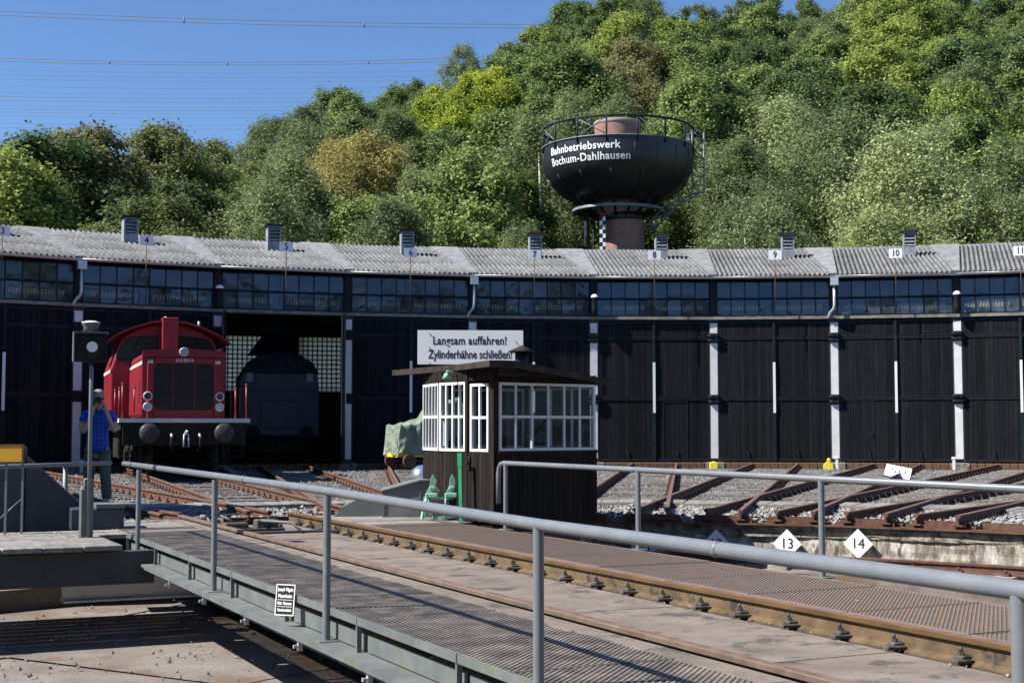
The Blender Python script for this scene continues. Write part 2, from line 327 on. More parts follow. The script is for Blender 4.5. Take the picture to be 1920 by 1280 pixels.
def brick_mat():
    m = bpy.data.materials.new('tower_brick'); m.use_nodes = True; N = m.node_tree.nodes; L = m.node_tree.links
    p = N['Principled BSDF']; p.inputs['Roughness'].default_value = .85
    tc = N.new('ShaderNodeTexCoord'); bt = N.new('ShaderNodeTexBrick'); L.new(tc.outputs['UV'], bt.inputs['Vector'])
    bt.inputs['Color1'].default_value = (.34,.155,.115,1); bt.inputs['Color2'].default_value = (.24,.11,.085,1); bt.inputs['Mortar'].default_value = (.30,.26,.23,1)
    bt.inputs['Scale'].default_value = 1; bt.inputs['Brick Width'].default_value = .27; bt.inputs['Row Height'].default_value = .125; bt.inputs['Mortar Size'].default_value = .014; bt.inputs['Bias'].default_value = .1
    nz = N.new('ShaderNodeTexNoise'); nz.inputs['Scale'].default_value = 1.2; L.new(tc.outputs['UV'], nz.inputs['Vector'])
    hs = N.new('ShaderNodeHueSaturation'); mr = N.new('ShaderNodeMapRange'); mr.inputs[3].default_value = .6; mr.inputs[4].default_value = 1.4; L.new(nz.outputs['Fac'], mr.inputs[0]); L.new(mr.outputs[0], hs.inputs['Value']); L.new(bt.outputs['Color'], hs.inputs['Color'])
    L.new(hs.outputs[0], p.inputs['Base Color'])
    bp = N.new('ShaderNodeBump'); bp.inputs['Strength'].default_value = .6; bp.inputs['Distance'].default_value = .03; bp.invert = True; L.new(bt.outputs['Fac'], bp.inputs['Height']); L.new(bp.outputs[0], p.inputs['Normal'])
    return m
M_brick = brick_mat()
def plaid_mat():
    m = bpy.data.materials.new('blue_plaid'); m.use_nodes = True; N = m.node_tree.nodes; L = m.node_tree.links
    p = N['Principled BSDF']; p.inputs['Roughness'].default_value = .85
    tc = N.new('ShaderNodeTexCoord'); sx = N.new('ShaderNodeSeparateXYZ'); L.new(tc.outputs['Object'], sx.inputs[0]); fs = []
    for ax, sc in ((0, 17), (2, 15)):
        mu = N.new('ShaderNodeMath'); mu.operation = 'MULTIPLY'; mu.inputs[1].default_value = sc; fr = N.new('ShaderNodeMath'); fr.operation = 'FRACT'; gt = N.new('ShaderNodeMath'); gt.operation = 'LESS_THAN'; gt.inputs[1].default_value = .35
        L.new(sx.outputs[ax], mu.inputs[0]); L.new(mu.outputs[0], fr.inputs[0]); L.new(fr.outputs[0], gt.inputs[0]); fs.append(gt.outputs[0])
    ad = N.new('ShaderNodeMath'); L.new(fs[0], ad.inputs[0]); L.new(fs[1], ad.inputs[1]); hf = N.new('ShaderNodeMath'); hf.operation = 'MULTIPLY'; hf.inputs[1].default_value = .5; L.new(ad.outputs[0], hf.inputs[0])
    rp = N.new('ShaderNodeValToRGB'); rp.color_ramp.elements[0].color = (.02,.10,.55,1); rp.color_ramp.elements[1].color = (.01,.025,.20,1); L.new(hf.outputs[0], rp.inputs[0]); L.new(rp.outputs[0], p.inputs['Base Color']); return m
M_plaid = plaid_mat()
def chequer(m, sc):   # raised lozenge tread added to a plate
    N = m.node_tree.nodes; L = m.node_tree.links; p = [n for n in N if n.type == 'BSDF_PRINCIPLED'][0]
    tc = N.new('ShaderNodeTexCoord'); mp = N.new('ShaderNodeMapping'); mp.inputs['Rotation'].default_value = (0, 0, .6); L.new(tc.outputs['Object'], mp.inputs[0])
    wv = N.new('ShaderNodeTexWave'); wv.inputs['Scale'].default_value = sc; wv.inputs['Distortion'].default_value = .4; L.new(mp.outputs[0], wv.inputs['Vector'])
    bp = N.new('ShaderNodeBump'); bp.inputs['Strength'].default_value = .12; bp.inputs['Distance'].default_value = .002; L.new(wv.outputs['Fac'], bp.inputs['Height'])
    old = p.inputs['Normal'].links[0].from_socket if p.inputs['Normal'].links else None
    if old: L.new(old, bp.inputs['Normal'])
    L.new(bp.outputs[0], p.inputs['Normal'])
chequer(M_plate, 9)
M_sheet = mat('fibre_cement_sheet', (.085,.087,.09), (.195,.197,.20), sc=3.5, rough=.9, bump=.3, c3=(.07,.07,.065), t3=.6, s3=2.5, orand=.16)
def valley_shade(m, per):   # rib shading painted into the colour as darker troughs of the corrugation
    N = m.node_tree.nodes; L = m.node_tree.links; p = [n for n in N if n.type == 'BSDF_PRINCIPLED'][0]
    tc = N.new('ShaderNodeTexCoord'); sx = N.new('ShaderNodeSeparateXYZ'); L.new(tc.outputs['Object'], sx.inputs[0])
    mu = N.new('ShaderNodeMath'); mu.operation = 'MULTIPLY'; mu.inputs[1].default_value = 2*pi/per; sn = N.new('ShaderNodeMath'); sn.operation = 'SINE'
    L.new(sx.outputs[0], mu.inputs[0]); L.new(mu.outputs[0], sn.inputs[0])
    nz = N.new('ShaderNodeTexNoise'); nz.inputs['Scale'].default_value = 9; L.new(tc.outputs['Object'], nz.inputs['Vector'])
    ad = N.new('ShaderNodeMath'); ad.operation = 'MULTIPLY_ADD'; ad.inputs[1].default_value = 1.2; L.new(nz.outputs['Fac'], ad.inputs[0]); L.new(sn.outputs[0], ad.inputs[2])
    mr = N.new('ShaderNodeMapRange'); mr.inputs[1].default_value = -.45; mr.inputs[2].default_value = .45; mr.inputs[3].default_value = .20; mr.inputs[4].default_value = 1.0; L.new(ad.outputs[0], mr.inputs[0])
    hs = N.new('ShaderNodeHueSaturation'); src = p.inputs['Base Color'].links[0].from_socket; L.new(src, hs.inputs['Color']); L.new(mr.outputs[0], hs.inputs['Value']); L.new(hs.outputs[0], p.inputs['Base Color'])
valley_shade(M_sheet, (4.10-.12)/4/6)

# ------------------------------------------------------------------ ground, pit
RP = 9.7
def ring_sheet(r0, r1, z0, z1, mats, name, na=160, nr=2, **k):
    a = np.linspace(0, 2*pi, na+1); r = np.linspace(r0, r1, nr)
    A, R_ = np.meshgrid(a, r, indexing='ij'); Z = z0 + (z1-z0)*(R_-r0)/(r1-r0)
    return obj(name, grid_mesh(name, np.stack([R_*np.sin(A), R_*np.cos(A), Z], -1), mats, True), **k)
ring_sheet(12.2, 60, -.20, -.20, M_ballast, 'ballast_bed', kind='structure')
ring_sheet(60, 1800, -.24, -.24, M_ground, 'ground', nr=3, kind='structure')
ring_sheet(9.85, 12.22, -.27, -.24, M_ballast, 'rim_bed', kind='structure')
# dished pit floor with recessed joints between its concrete slabs
def pitz(r): return -1.06 + .05*np.clip((r-2.5)/6.2, 0, 1)
segs = []
a_edges = np.arange(0, 12)*2*pi/12 + .2
pit = thing('pit_floor', None, None, Matrix.Identity(4)); pit['kind'] = 'structure'
for i in range(12):
    for r0, r1 in ((.4, 3.0), (3.03, 5.8), (5.83, 8.62)):
        g0 = a_edges[i] + .006/max(r0, 1)*2; g1 = a_edges[i] + 2*pi/12 - .006/max(r0, 1)*2
        a = np.linspace(g0, g1, 9); r = np.linspace(r0, r1, 6); A, R_ = np.meshgrid(a, r, indexing='ij')
        Z = pitz(R_) + rs.uniform(-.006, .006) + (A-g0)*rs.uniform(-.01, .01)
        P = np.stack([R_*np.sin(A), R_*np.cos(A), Z], -1)
        obj('floor_slab', grid_mesh('floor_slab', P[:, ::-1], M_pitfloor, False), parent=pit)
a = np.linspace(0, 2*pi, 97); r = np.linspace(.01, 8.66, 8); A, R_ = np.meshgrid(a, r, indexing='ij')
obj('pit_joint_bed', grid_mesh('pit_joint_bed', np.stack([R_*np.sin(A), R_*np.cos(A), pitz(R_)-.05], -1), mat('joint_dirt', (.03,.025,.02), rough=.95), True), parent=pit)
def rough_ring(rfun, zs, name, mats, amp, na=900, a0=0., a1=2*pi, seed=1, **k):
    r_ = np.random.RandomState(seed); a = np.linspace(a0, a1, na); nz = len(zs)
    D = np.zeros((na, nz))
    for o_ in range(5):
        f_ = 6*2**o_; ph = r_.rand(nz, 4)*6.28
        for q in range(nz): D[:, q] += (np.sin(a*f_*3+ph[q, 0]+np.sin(a*f_+ph[q, 1])*2))/(1.5**o_)
    D *= amp/2.0
    P = np.zeros((na, nz, 3)); rr = np.array([rfun(z) for z in zs])
    R2 = rr[None, :] + D; P[..., 0] = R2*np.sin(a)[:, None]; P[..., 1] = R2*np.cos(a)[:, None]; P[..., 2] = np.array(zs)[None, :] + np.where((np.arange(nz) % 3 == 1), 1, .3)[None, :]*D*.5
    return obj(name, grid_mesh(name, P, mats, False), **k)
rough_ring(lambda z: 9.775, [-.20, -.23, -.26, -.29, -.32, -.35, -.37], 'pit_wall_cap', M_caprock, .022, kind='structure')
rough_ring(lambda z: 9.80, [-.30, -.38, -.45, -.52, -.59, -.66, -.72, -.80], 'pit_wall', M_pitwall, .012, seed=4, kind='structure')
ring_sheet(8.62, 9.85, -.76, -.76, M_pitfloor, 'pit_ledge', kind='structure')
rough_ring(lambda z: 8.62, [-.76, -.85, -.95, -1.06], 'pit_inner_wall', M_pitfloor, .01, seed=5, kind='structure')

# rail section and rails
def rail_profile(h=.15): return [(-.065,0),(.065,0),(.065,.012),(.012,.03),(.010,h-.045),(.035,h-.032),(.036,h-.006),(.028,h),(-.028,h),(-.036,h-.006),(-.035,h-.032),(-.010,h-.045),(-.012,.03),(-.065,.012)]
def rail_mesh(name, L, side, top, web=None, z0=-.15, h=.15, hm=None):
    p = rail_profile(h); n = len(p); mb = MB(); vs = [(x, y, z0+z) for y in (0, L) for x, z in p]
    fs = [tuple(range(n)), tuple(range(2*n-1, n-1, -1))]; ms = [0, 0]
    for i in range(n):
        fs.append((i, n+i, n+(i+1) % n, (i+1) % n)); ms.append(1 if i in (7,) else (2 if i in (5, 6, 8, 9) else (3 if i in (3, 4, 10, 11, 2, 12, 1, 13) else 0)))
    mb.v = vs; mb.f = fs; mb.m = ms; mb.sm = [False]*len(fs)
    return mb.mesh(name, [side, top, hm or side, web or side])
# ring rail on the pit ledge
rr = thing('ring_rail', 'rusty circular running rail on the ledge round the turntable pit', 'rail', Matrix.Identity(4))
mb = MB(); pr = rail_profile(.13)
for i in range(180):
    a0, a1 = 2*pi*i/180, 2*pi*(i+1)/180
    for k in range(len(pr)):
        (x0, z0), (x1, z1) = pr[k], pr[(k+1) % len(pr)]
        q = [(9.2+x0, a0, z0), (9.2+x0, a1, z0), (9.2+x1, a1, z1), (9.2+x1, a0, z1)]
        mb.add([(r*sin(t), r*cos(t), -.70+z) for r, t, z in q], [(0, 1, 2, 3)], 1 if k == 7 else 0)
obj('running_rail', mb.mesh('running_rail', [M_rust, M_rusttop]), parent=rr)
blk = MB().box(-.13, .13, -.22, .22, -.76, -.70).mesh('rail_block', M_stonew)
clp = MB().box(-.05, .05, -.13, -.06, -.70, -.66).box(-.05, .05, .06, .13, -.70, -.66).tube([(0, -.1, -.66), (0, -.1, -.62)], .018, 6).tube([(0, .1, -.66), (0, .1, -.62)], .018, 6).mesh('rail_clamp', M_rust)
for i in range(96):
    a = 2*pi*i/96; M_ = F((9.2*sin(a), 9.2*cos(a), 0), a - pi/2 + pi/2)
    obj('rail_block', blk, M_, rr); obj('rail_clamp', clp, M_, rr)

# rim girder: segments of rusty channel between the stall rails
rg = thing('rim_girder', 'rusty steel ring girder along the edge of the turntable pit', 'girder', Matrix.Identity(4))
STALLS = range(0, 16)
def seg_ring(mb, r0, r1, z0, z1, a0, a1, m=0, n=4):
    for i in range(n):
        t0 = a0+(a1-a0)*i/n; t1 = a0+(a1-a0)*(i+1)/n
        c = [(r, t, z) for z in (z0, z1) for r, t in ((r0, t0), (r1, t0), (r1, t1), (r0, t1))]
        mb.add([(r*sin(t), r*cos(t), z) for r, t, z in c], [(0,3,2,1),(4,5,6,7),(0,1,5,4),(1,2,6,5),(2,3,7,6),(3,0,4,7)], m)
mb = MB(); seg_ring(mb, 9.70, 9.92, -.215, -.19, 0, 2*pi, n=180); obj('bottom_flange', mb.mesh('bottom_flange', M_rust), parent=rg)
for s in STALLS:
    for lo_, hi_ in ((st(s)-.065, st(s)-.012), (st(s)+.012, st(s)+.065)):
        mb = MB(); seg_ring(mb, 9.76, 9.82, -.188, -.09, lo_, hi_); obj('web_segment', mb.mesh('web_segment', M_rust), parent=rg)
# boardwalk crossing the stall tracks
bwk = thing('boardwalk', None, None, Matrix.Identity(4)); bwk['kind'] = 'structure'
pk = MB().cbox(-.135, .135, -.45, .45, -.13, -.055, .008).mesh('plank', M_wood)
a = -.15
while a < 1.95:
    o = obj('plank', pk, F((12.85*sin(a), 12.85*cos(a), random.uniform(-.006, .006)), a), bwk); a += .0216
mb = MB(); seg_ring(mb, 12.45, 12.6, -.33, -.132, -.2, 2.0, n=80); obj('bearer', mb.mesh('bearer', M_wood), parent=bwk)

# stall tracks
def track(s):
    hd = st(s); dz = -.004*(s % 2); Rm = hypot(mid(s).x, mid(s).y)
    t = thing('stall_track', 'rusty stall track with old sleepers leading into door ' + NUMW[s], 'railway track', F((0, 0, 0), hd), 'tracks fanning out to the shed doors')
    L = Rm + 18 - 9.66 if s == 5 else Rm - 9.66
    me = rail_mesh('rail', L, M_rust, M_rusttop)
    W = WM[t.name]
    for v in (-.75, .75): obj('rail', me, W @ Matrix.Translation((v, 9.66, dz)), t)
    n = int((Rm-13.5)/.66)
    for i in range(n):
        r = 13.55 + i*.66; pitch = 2*r*tan(abs(st(min(s+1, 15))-st(s if s < 15 else 14))/2); wd = min(2.45, pitch*.985)
        o = obj('sleeper', SLP, W @ Matrix.Translation((random.uniform(-.02, .02), r, dz+random.uniform(-.01, .01))) @ Matrix.Diagonal((wd, 1, 1, 1)), t)
    mb = MB()
    for i in range(n):
        r = 13.55 + i*.66
        for v in (-.75, .75):
            for q in (-1, 1):
                mb.cbox(v+q*.10-.035, v+q*.10+.035, r-.05, r+.05, -.15, -.115, .008); mb.box(v+q*.095-.015, v+q*.095+.015, r-.015, r+.015, -.115, -.075)
    r = 9.9
    while r < 12.3:
        for v in (-.75, .75):
            for q in (-1, 1): mb.box(v+q*.09-.03, v+q*.09+.03, r-.04, r+.04, -.17, -.10)
        mb.box(-.95, -.55, r-.08, r+.08, -.33, -.152).box(.55, .95, r-.08, r+.08, -.33, -.152); r += .6
    obj('rail_fastening', mb.mesh('rail_fastening', M_rust), parent=t, kind='stuff')
    return t
SLP = MB().cbox(-.5, .5, -.125, .125, -.26, -.152, .008).mesh('sleeper', M_sleeper)
for s in range(1, 14): track(s)

# ballast stones (nobody could count them)
def stones(name, n, rr0, rr1, z, smin, smax, mt, a0, a1, zj=.02):
    base = np.array([(1,0,0),(-1,0,0),(0,1,0),(0,-1,0),(0,0,1),(0,0,-1)], float)
    tri = np.array([(0,2,4),(2,1,4),(1,3,4),(3,0,4),(2,0,5),(1,2,5),(3,1,5),(0,3,5)])
    a = rs.uniform(a0, a1, n); r = np.sqrt(rs.uniform(rr0**2, rr1**2, n)); s = rs.uniform(smin, smax, (n, 1, 1))
    V = base[None]*rs.uniform(.6, 1.25, (n, 6, 1))*s; th = rs.uniform(0, 6.28, n); ph = rs.uniform(-.8, .8, n)
    c, q = np.cos(th)[:, None], np.sin(th)[:, None]; x, y, zz = V[..., 0], V[..., 1], V[..., 2]*.8
    c2, q2 = np.cos(ph)[:, None], np.sin(ph)[:, None]; y, zz = y*c2-zz*q2, y*q2+zz*c2
    X = x*c-y*q + (r*np.sin(a))[:, None]; Y = x*q+y*c + (r*np.cos(a))[:, None]; Z = zz + z + rs.uniform(0, zj, n)[:, None]
    obj(name, np_mesh(name, np.stack([X, Y, Z], -1).reshape(-1, 3), (tri[None]+np.arange(n)[:, None, None]*6).reshape(-1, 3), mt), kind='stuff')
stones('ballast_stones', 60000, 13.3, 36.5, -.20, .022, .05, M_stone, .1, 1.35, .035)
stones('pale_rim_stones', 9000, 9.95, 12.4, -.21, .03, .06, M_stonew, .1, 1.7, .10)
stones('pit_rubble', 700, 3, 8.5, -1.04, .01, .03, M_stone, -.8, .9, .05)

# ------------------------------------------------------------------ roundhouse
root = thing('roundhouse', 'long black curved locomotive shed with numbered doors and corrugated roof', 'engine shed', F(post(5), facing(8)))
W0 = 4.10; HW = W0/2
NB = 13; LW = HW - .17
bwid = LW/NB
board = MB().cbox(-bwid/2+.004, bwid/2-.004, -.025, .012, 0, 4.70, .004).mesh('board', M_board)
back = MB().box(.0, LW, .012, .04, .06, 4.86).mesh('door_backing', M_iron)
BANDS = [MB().box(.0, LW, -.05, -.025, z, z+.035).box(.0, LW, -.05, -.025, z+.075, z+.11).box(.0, LW, -.0402, -.026, z+.035, z+.075).mesh('iron_band', M_iron) for z in (4.20, 2.13)]
BANDS += [MB().box(0, LW, -.045, -.025, .07, .15).mesh('iron_band', M_iron), MB().box(0, LW, -.045, -.025, 4.76, 4.82).mesh('iron_band', M_iron)]
astr = MB().box(-.045, .045, -.075, -.0255, .06, 4.84).mesh('astragal', M_iron)
astw = MB().box(-.042, .042, -.088, -.076, 1.70, 3.42).mesh('white_strip', M_whitec)
latch = MB().tube([(0, -.07, .35), (.10, -.09, .12)], .012, 6).box(-.03, .03, -.07, -.03, .33, .40).mesh('latch', M_iron)
hinge = MB().box(-.16, .16, -.10, .02, 0, .31)
for zz in (.03, .2): hinge.tube([(-.2, -.12, zz+.05), (.2, -.12, zz+.05)], .035, 8).box(-.12, -.04, -.16, -.1, zz, zz+.1).box(.04, .12, -.16, -.1, zz, zz+.1)
hinge = hinge.mesh('hinge', M_iron)
pillar = MB().box(-.16, .16, .02, .35, -.05, 4.88).box(-.165, -.125, -.04, .02, -.05, 4.88).box(.125, .165, -.04, .02, -.05, 4.88).mesh('pillar', M_bluegrey)
pw = [MB().box(-.122, .122, -.052, .018, a_, b_).mesh('white_strip', M_white) for a_, b_ in ((.16, 1.98), (2.32, 4.09), (4.42, 4.76))]
lint = MB().box(-HW+.0, HW, -.12, .2, 4.885, 4.985).mesh('lintel', M_sill)
PWD = (W0-.26)/8
pane = MB().box(-PWD/2+.016, PWD/2-.016, .045, .051, -.262, .262).mesh('pane', M_glass)
wf = MB()
for i in range(9):
    x = -HW+.13+i*PWD; wf.box(x-.014, x+.014, .02, .07, 5.0, 6.22)
for z in (5.0, 5.60, 6.20): wf.box(-HW+.13, HW-.13, .018, .072, z-.02, z+.02)
wf.box(-HW, -HW+.115, -.04, .15, 4.986, 6.28).box(HW-.115, HW, -.04, .15, 4.986, 6.28)
wf = wf.mesh('window_band', M_iron)
och = MB()
gut = MB(); N_ = 8
for i in range(N_): # half-round gutter
    t0, t1 = pi*i/N_, pi*(i+1)/N_
    gut.add([(-HW-.02, -.33-.065*cos(t0), 6.32-.065*sin(t0)), (HW+.02, -.33-.065*cos(t0), 6.32-.065*sin(t0)), (HW+.02, -.33-.065*cos(t1), 6.32-.065*sin(t1)), (-HW-.02, -.33-.065*cos(t1), 6.32-.065*sin(t1))], [(0, 1, 2, 3)])
gut.tube([(-HW-.02, -.397, 6.322), (HW+.02, -.397, 6.322)], .011, 6)
gut = gut.mesh('gutter', M_gutter)
eave = MB().box(-HW, HW, -.27, .06, 6.285, 6.31).mesh('eave_board', M_iron)
SL = .246
# corrugated sheets
NC, NR_ = 4, 3; SWD = (W0-.12)/NC; SLN = 7.45/NR_
def sheet_mesh():
    nx = 6*8; X = np.linspace(-SWD/2-.03, SWD/2+.03, nx+1); Y = np.array([-.06, SLN+.08])
    P = np.zeros((nx+1, 2, 3)); P[..., 0] = X[:, None]; P[..., 1] = Y[None]; P[..., 2] = (.046*np.sin(X/SWD*2*pi*6))[:, None] + SL*Y[None] + np.array([.006, .0])[None]
    Q = P.copy(); Q[..., 2] -= .009
    a = grid_mesh('corrugated_sheet', P, M_cement, True)
    V = np.concatenate([P.reshape(-1, 3), Q.reshape(-1, 3)]); n = (nx+1)*2; I = np.arange(n).reshape(nx+1, 2)
    top = np.stack([I[:-1,0], I[1:,0], I[1:,1], I[:-1,1]], -1); bot = top[:, ::-1]+n; fr = np.stack([I[:-1,0]+n, I[1:,0]+n, I[1:,0], I[:-1,0]], -1)
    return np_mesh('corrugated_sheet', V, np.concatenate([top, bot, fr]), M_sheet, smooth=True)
sheet = sheet_mesh()
def wedge_mesh(wt):   # valley strip that widens uphill, ribs along the eave
    V = []; n = 126; hb = .05
    for i in range(n+1):
        f = i/n; y = -.30 + 7.45*f; hw = hb + (wt/2-hb)*f
        z = SL*y + .075 + .034*sin(f*7.45/.354*2*pi)
        V += [(-hw-.05, y, z), (hw+.05, y, z)]
    fs = [(2*i, 2*i+1, 2*i+3, 2*i+2) for i in range(n)]
    mb = MB(); mb.add(V, fs, 0, True); mb.add([(x, y, z-.05) for x, y, z in V], [tuple(reversed(f)) for f in fs], 0, True)
    for i in range(n): mb.add([V[2*i], V[2*i+2], (V[2*i+2][0], V[2*i+2][1], V[2*i+2][2]-.05), (V[2*i][0], V[2*i][1], V[2*i][2]-.05)], [(0, 1, 2, 3)])
    for i in range(n): mb.add([V[2*i+1], V[2*i+3], (V[2*i+3][0], V[2*i+3][1], V[2*i+3][2]-.05), (V[2*i+1][0], V[2*i+1][1], V[2*i+1][2]-.05)], [(3, 2, 1, 0)])
    return mb.mesh('valley_sheet', M_cement)
wedge = wedge_mesh(.98)
def vent_meshes():
    b = MB(); b.box(-.30, -.24, -.28, .28, 0, 1.12).box(.24, .30, -.28, .28, 0, 1.12).box(-.24, .24, .22, .28, 0, 1.12).box(-.24, .24, -.28, -.22, 0, .42)
    b.box(-.24, .24, -.28, -.22, 1.06, 1.12)
    c = MB().box(-.40, .40, -.38, .38, 1.125, 1.19).box(-.36, .36, -.34, .34, 1.19, 1.215)
    sl = MB().add([(-.235, -.29, 0), (.235, -.29, 0), (.235, -.16, .10), (-.235, -.16, .10), (-.235, -.29, .03), (.235, -.29, .03), (.235, -.16, .13), (-.235, -.16, .13)], [(0,3,2,1),(4,5,6,7),(0,1,5,4),(1,2,6,5),(2,3,7,6),(3,0,4,7)])
    return b.mesh('vent_box', M_vent), c.mesh('cover', M_felt), sl.mesh('slat', M_vent)
VB, VC, VS = vent_meshes()
ochm = MB()
def dpipe():
    m = MB().box(-.13, .13, -.46, -.24, 6.0, 6.25)
    m.tube([(0, -.34, 6.0), (0, -.34, 5.35), (-.02, -.33, 5.22), (-.12, -.25, 5.1), (-.17, -.13, 4.98), (-.18, -.12, 4.9)], .05, 8); return m.mesh('downpipe', M_gutter)
DP = dpipe()
lampm = MB().lathe([(.0, 0), (.09, .02), (.10, .30), (.10, .62), (.12, .64)], 14, 0).lathe([(.13, .64), (.12, .70), (.06, .75), (0, .76)], 14, 1).box(-.03, .03, 0, .3, .5, .56).mesh('wall_lamp', [M_iron, M_whitec])
footst = MB().cbox(-.3, .3, -.35, .0, -.2, .03, .02).mesh('foundation_stone', M_caprock)
doorsill = MB()
for k in range(14): doorsill.cbox(-HW+.32+k*.262, -HW+.32+k*.262+.245, -.30, -.02, -.22, .02, .015)
doorsill = doorsill.mesh('sill_bricks', M_brick_in)
PILR = {}
for s in range(1, 15):
    fh = facing(s); m_ = mid(s); k = bw(s)/W0; Mb = F((m_.x, m_.y, 0), fh) @ Matrix.Diagonal((k, 1, 1, 1))
    seen = 3 <= s <= 11
    obj('lintel', lint, Mb, root); obj('gutter', gut, Mb, root); obj('eave_board', eave, Mb, root)
    wb = obj('window_band', wf, Mb, root)
    for i in range(8):
        for z in (5.30, 5.90): obj('pane', pane, Mb @ Matrix.Translation((-HW+.13+(i+.5)*PWD, random.uniform(-.004, .004), z)) @ Matrix.Rotation(random.uniform(-.012, .012), 4, 'X') @ Matrix.Rotation(random.uniform(-.012, .012), 4, 'Z'), wb)
    # door leaves
    for sd in (-1, 1):
        Ml = Mb @ Matrix.Translation((-LW if sd < 0 else 0, 0, 0))
        if s == 5:
            px = (-HW+.17) if sd < 0 else (HW-.17)
            ang = (radians(97) if sd < 0 else -radians(77.5))
            Ml = Mb @ Matrix.Translation((px, -.05, 0)) @ Matrix.Rotation(-ang, 4, 'Z') @ Matrix.Translation((0 if sd < 0 else -LW, 0, 0))
        lf = obj('door_leaf', back, Ml, root, label='open black board door leaf standing out from doorway 5' if s == 5 else None)
        for b_ in range(NB): obj('board', board, Ml @ Matrix.Translation(((b_+.5)*bwid, random.uniform(-.004, .003), .07)), lf)
        for bn_ in BANDS: obj('iron_band', bn_, Ml, lf)
        if sd > 0 or s == 5: obj('astragal', astr, Ml @ Matrix.Translation(((.0 if sd > 0 else LW), 0, 0)), lf); obj('white_strip', astw, Ml @ Matrix.Translation(((.0 if sd > 0 else LW), 0, 0)), lf)
        if (s, sd) in ((6, -1), (8, 1), (10, -1), (11, 1)):
            w0 = .30; wk = MB().box(w0, w0+.03, -.04, -.0255, .16, 2.1).box(w0+.82, w0+.85, -.04, -.0255, .16, 2.1).box(w0+.03, w0+.82, -.04, -.0255, 2.06, 2.09).tube([(w0+.76, -.04, 1.0), (w0+.76, -.08, 1.0), (w0+.68, -.08, 1.0)], .012, 6)
            obj('wicket_frame', wk.mesh('wicket_frame', M_iron), Ml, lf)
        obj('latch', latch, Ml @ Matrix.Translation(((.95 if sd < 0 else .75), 0, 0)), lf)
    # roof
    rp = obj('roof_panel', MB().add([(-HW+.06, -.36, SL*-.36), (HW-.06, -.36, SL*-.36), (HW-.06, 7.05, SL*7.05), (-HW+.06, 7.05, SL*7.05)], [(0, 1, 2, 3)]).mesh('roof_lath', M_iron), Mb @ Matrix.Translation((0, 0, 6.37)), root)
    for i in range(NC):
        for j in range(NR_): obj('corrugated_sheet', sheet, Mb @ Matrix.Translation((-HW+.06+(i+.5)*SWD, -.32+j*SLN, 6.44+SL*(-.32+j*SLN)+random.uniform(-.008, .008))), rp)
    vy = 4.6; Mv = Mb @ Matrix.Translation((.18 + {4: .1, 5: .3, 6: .43, 7: .55, 8: .68, 9: .82, 10: .72, 11: .7}.get(s, .1 if s < 4 else .7), vy, 6.40+SL*vy)) @ Matrix.Diagonal((.76, .76, .78, 1))
    v = obj('roof_vent', VB, Mv, root); obj('cover', VC, Mv, v)
    for z in (.46, .62, .78, .94): obj('slat', VS, Mv @ Matrix.Translation((0, 0, z)), v)
    ol = MB()
    for z in (5.22,):
        x = -HW+.35
        while x < HW-.35:
            if abs(x+.15) > .22:
                ol.add([(x, .10, z), (x+.06, .085, z), (x+.08, .085, z+.15), (x+.02, .10, z+.15)], [(0, 1, 2, 3)])
            x += .10
    obj('glint_strips', ol.mesh('glint_strips', M_ochre), Mb, root, kind='stuff')  # warm reflections behind the panes, imitated by bright ochre strips
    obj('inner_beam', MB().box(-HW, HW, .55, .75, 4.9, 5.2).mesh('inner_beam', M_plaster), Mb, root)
    obj('sill_bricks', doorsill, Mb, root, kind='stuff')
for j in range(-3, 12):
    p = post(j); hd = (facing(j+3)+facing(j+4))/2; Mp = F((p.x, p.y, 0), hd)
    pl = obj('pillar', pillar, Mp, root)
    for q in pw: obj('white_strip', q, Mp, pl)
    for z in (4.09, 2.0): obj('hinge', hinge, Mp @ Matrix.Translation((0, 0, z)), pl)
    obj('foundation_stone', footst, Mp, root)
    obj('valley_sheet', wedge, Mp @ Matrix.Translation((0, 0, 6.42)), root)
    if j % 3 == 0: obj('downpipe', DP, Mp, root)
    elif j % 3 == 1: obj('wall_lamp', lampm, Mp @ Matrix.Translation((0, -.28, 4.98)), root)
# shell behind the facade: ridge, rear roof, back wall, floor
def arc_pts(y, z, js=range(-3, 12)):
    out = []
    for j in js:
        p = post(j); hd = (facing(j+3)+facing(j+4))/2; out.append((p.x+y*sin(hd), p.y+y*cos(hd), z))
    return out
def strip(rows, name, mt, **k):
    P = np.array(rows).transpose(1, 0, 2); return obj(name, grid_mesh(name, P, mt, False), parent=root, M=Matrix.Identity(4), **k)
RB = 20.0
strip([arc_pts(6.9, 6.40+SL*6.9-.03), arc_pts(RB+.3, 5.9)], 'rear_roof', M_felt)
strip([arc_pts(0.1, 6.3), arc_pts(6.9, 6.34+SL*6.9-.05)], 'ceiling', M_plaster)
strip([arc_pts(.2, -.16), arc_pts(RB, -.16)], 'floor', M_sill)
strip([arc_pts(7.06, 6.40+SL*7.0-.05), arc_pts(7.10, 6.40+SL*7.0+.10), arc_pts(7.3, 6.40+SL*7.0+.05)], 'ridge_cap', M_cement)
for jj in (-3, 11):
    p = post(jj); hd = (facing(jj+3)+facing(jj+4))/2
    obj('side_wall', MB().box(-.15, .15, 0, RB, -.2, 6.2).mesh('side_wall', M_brick_in), F((p.x, p.y, 0), hd), root)
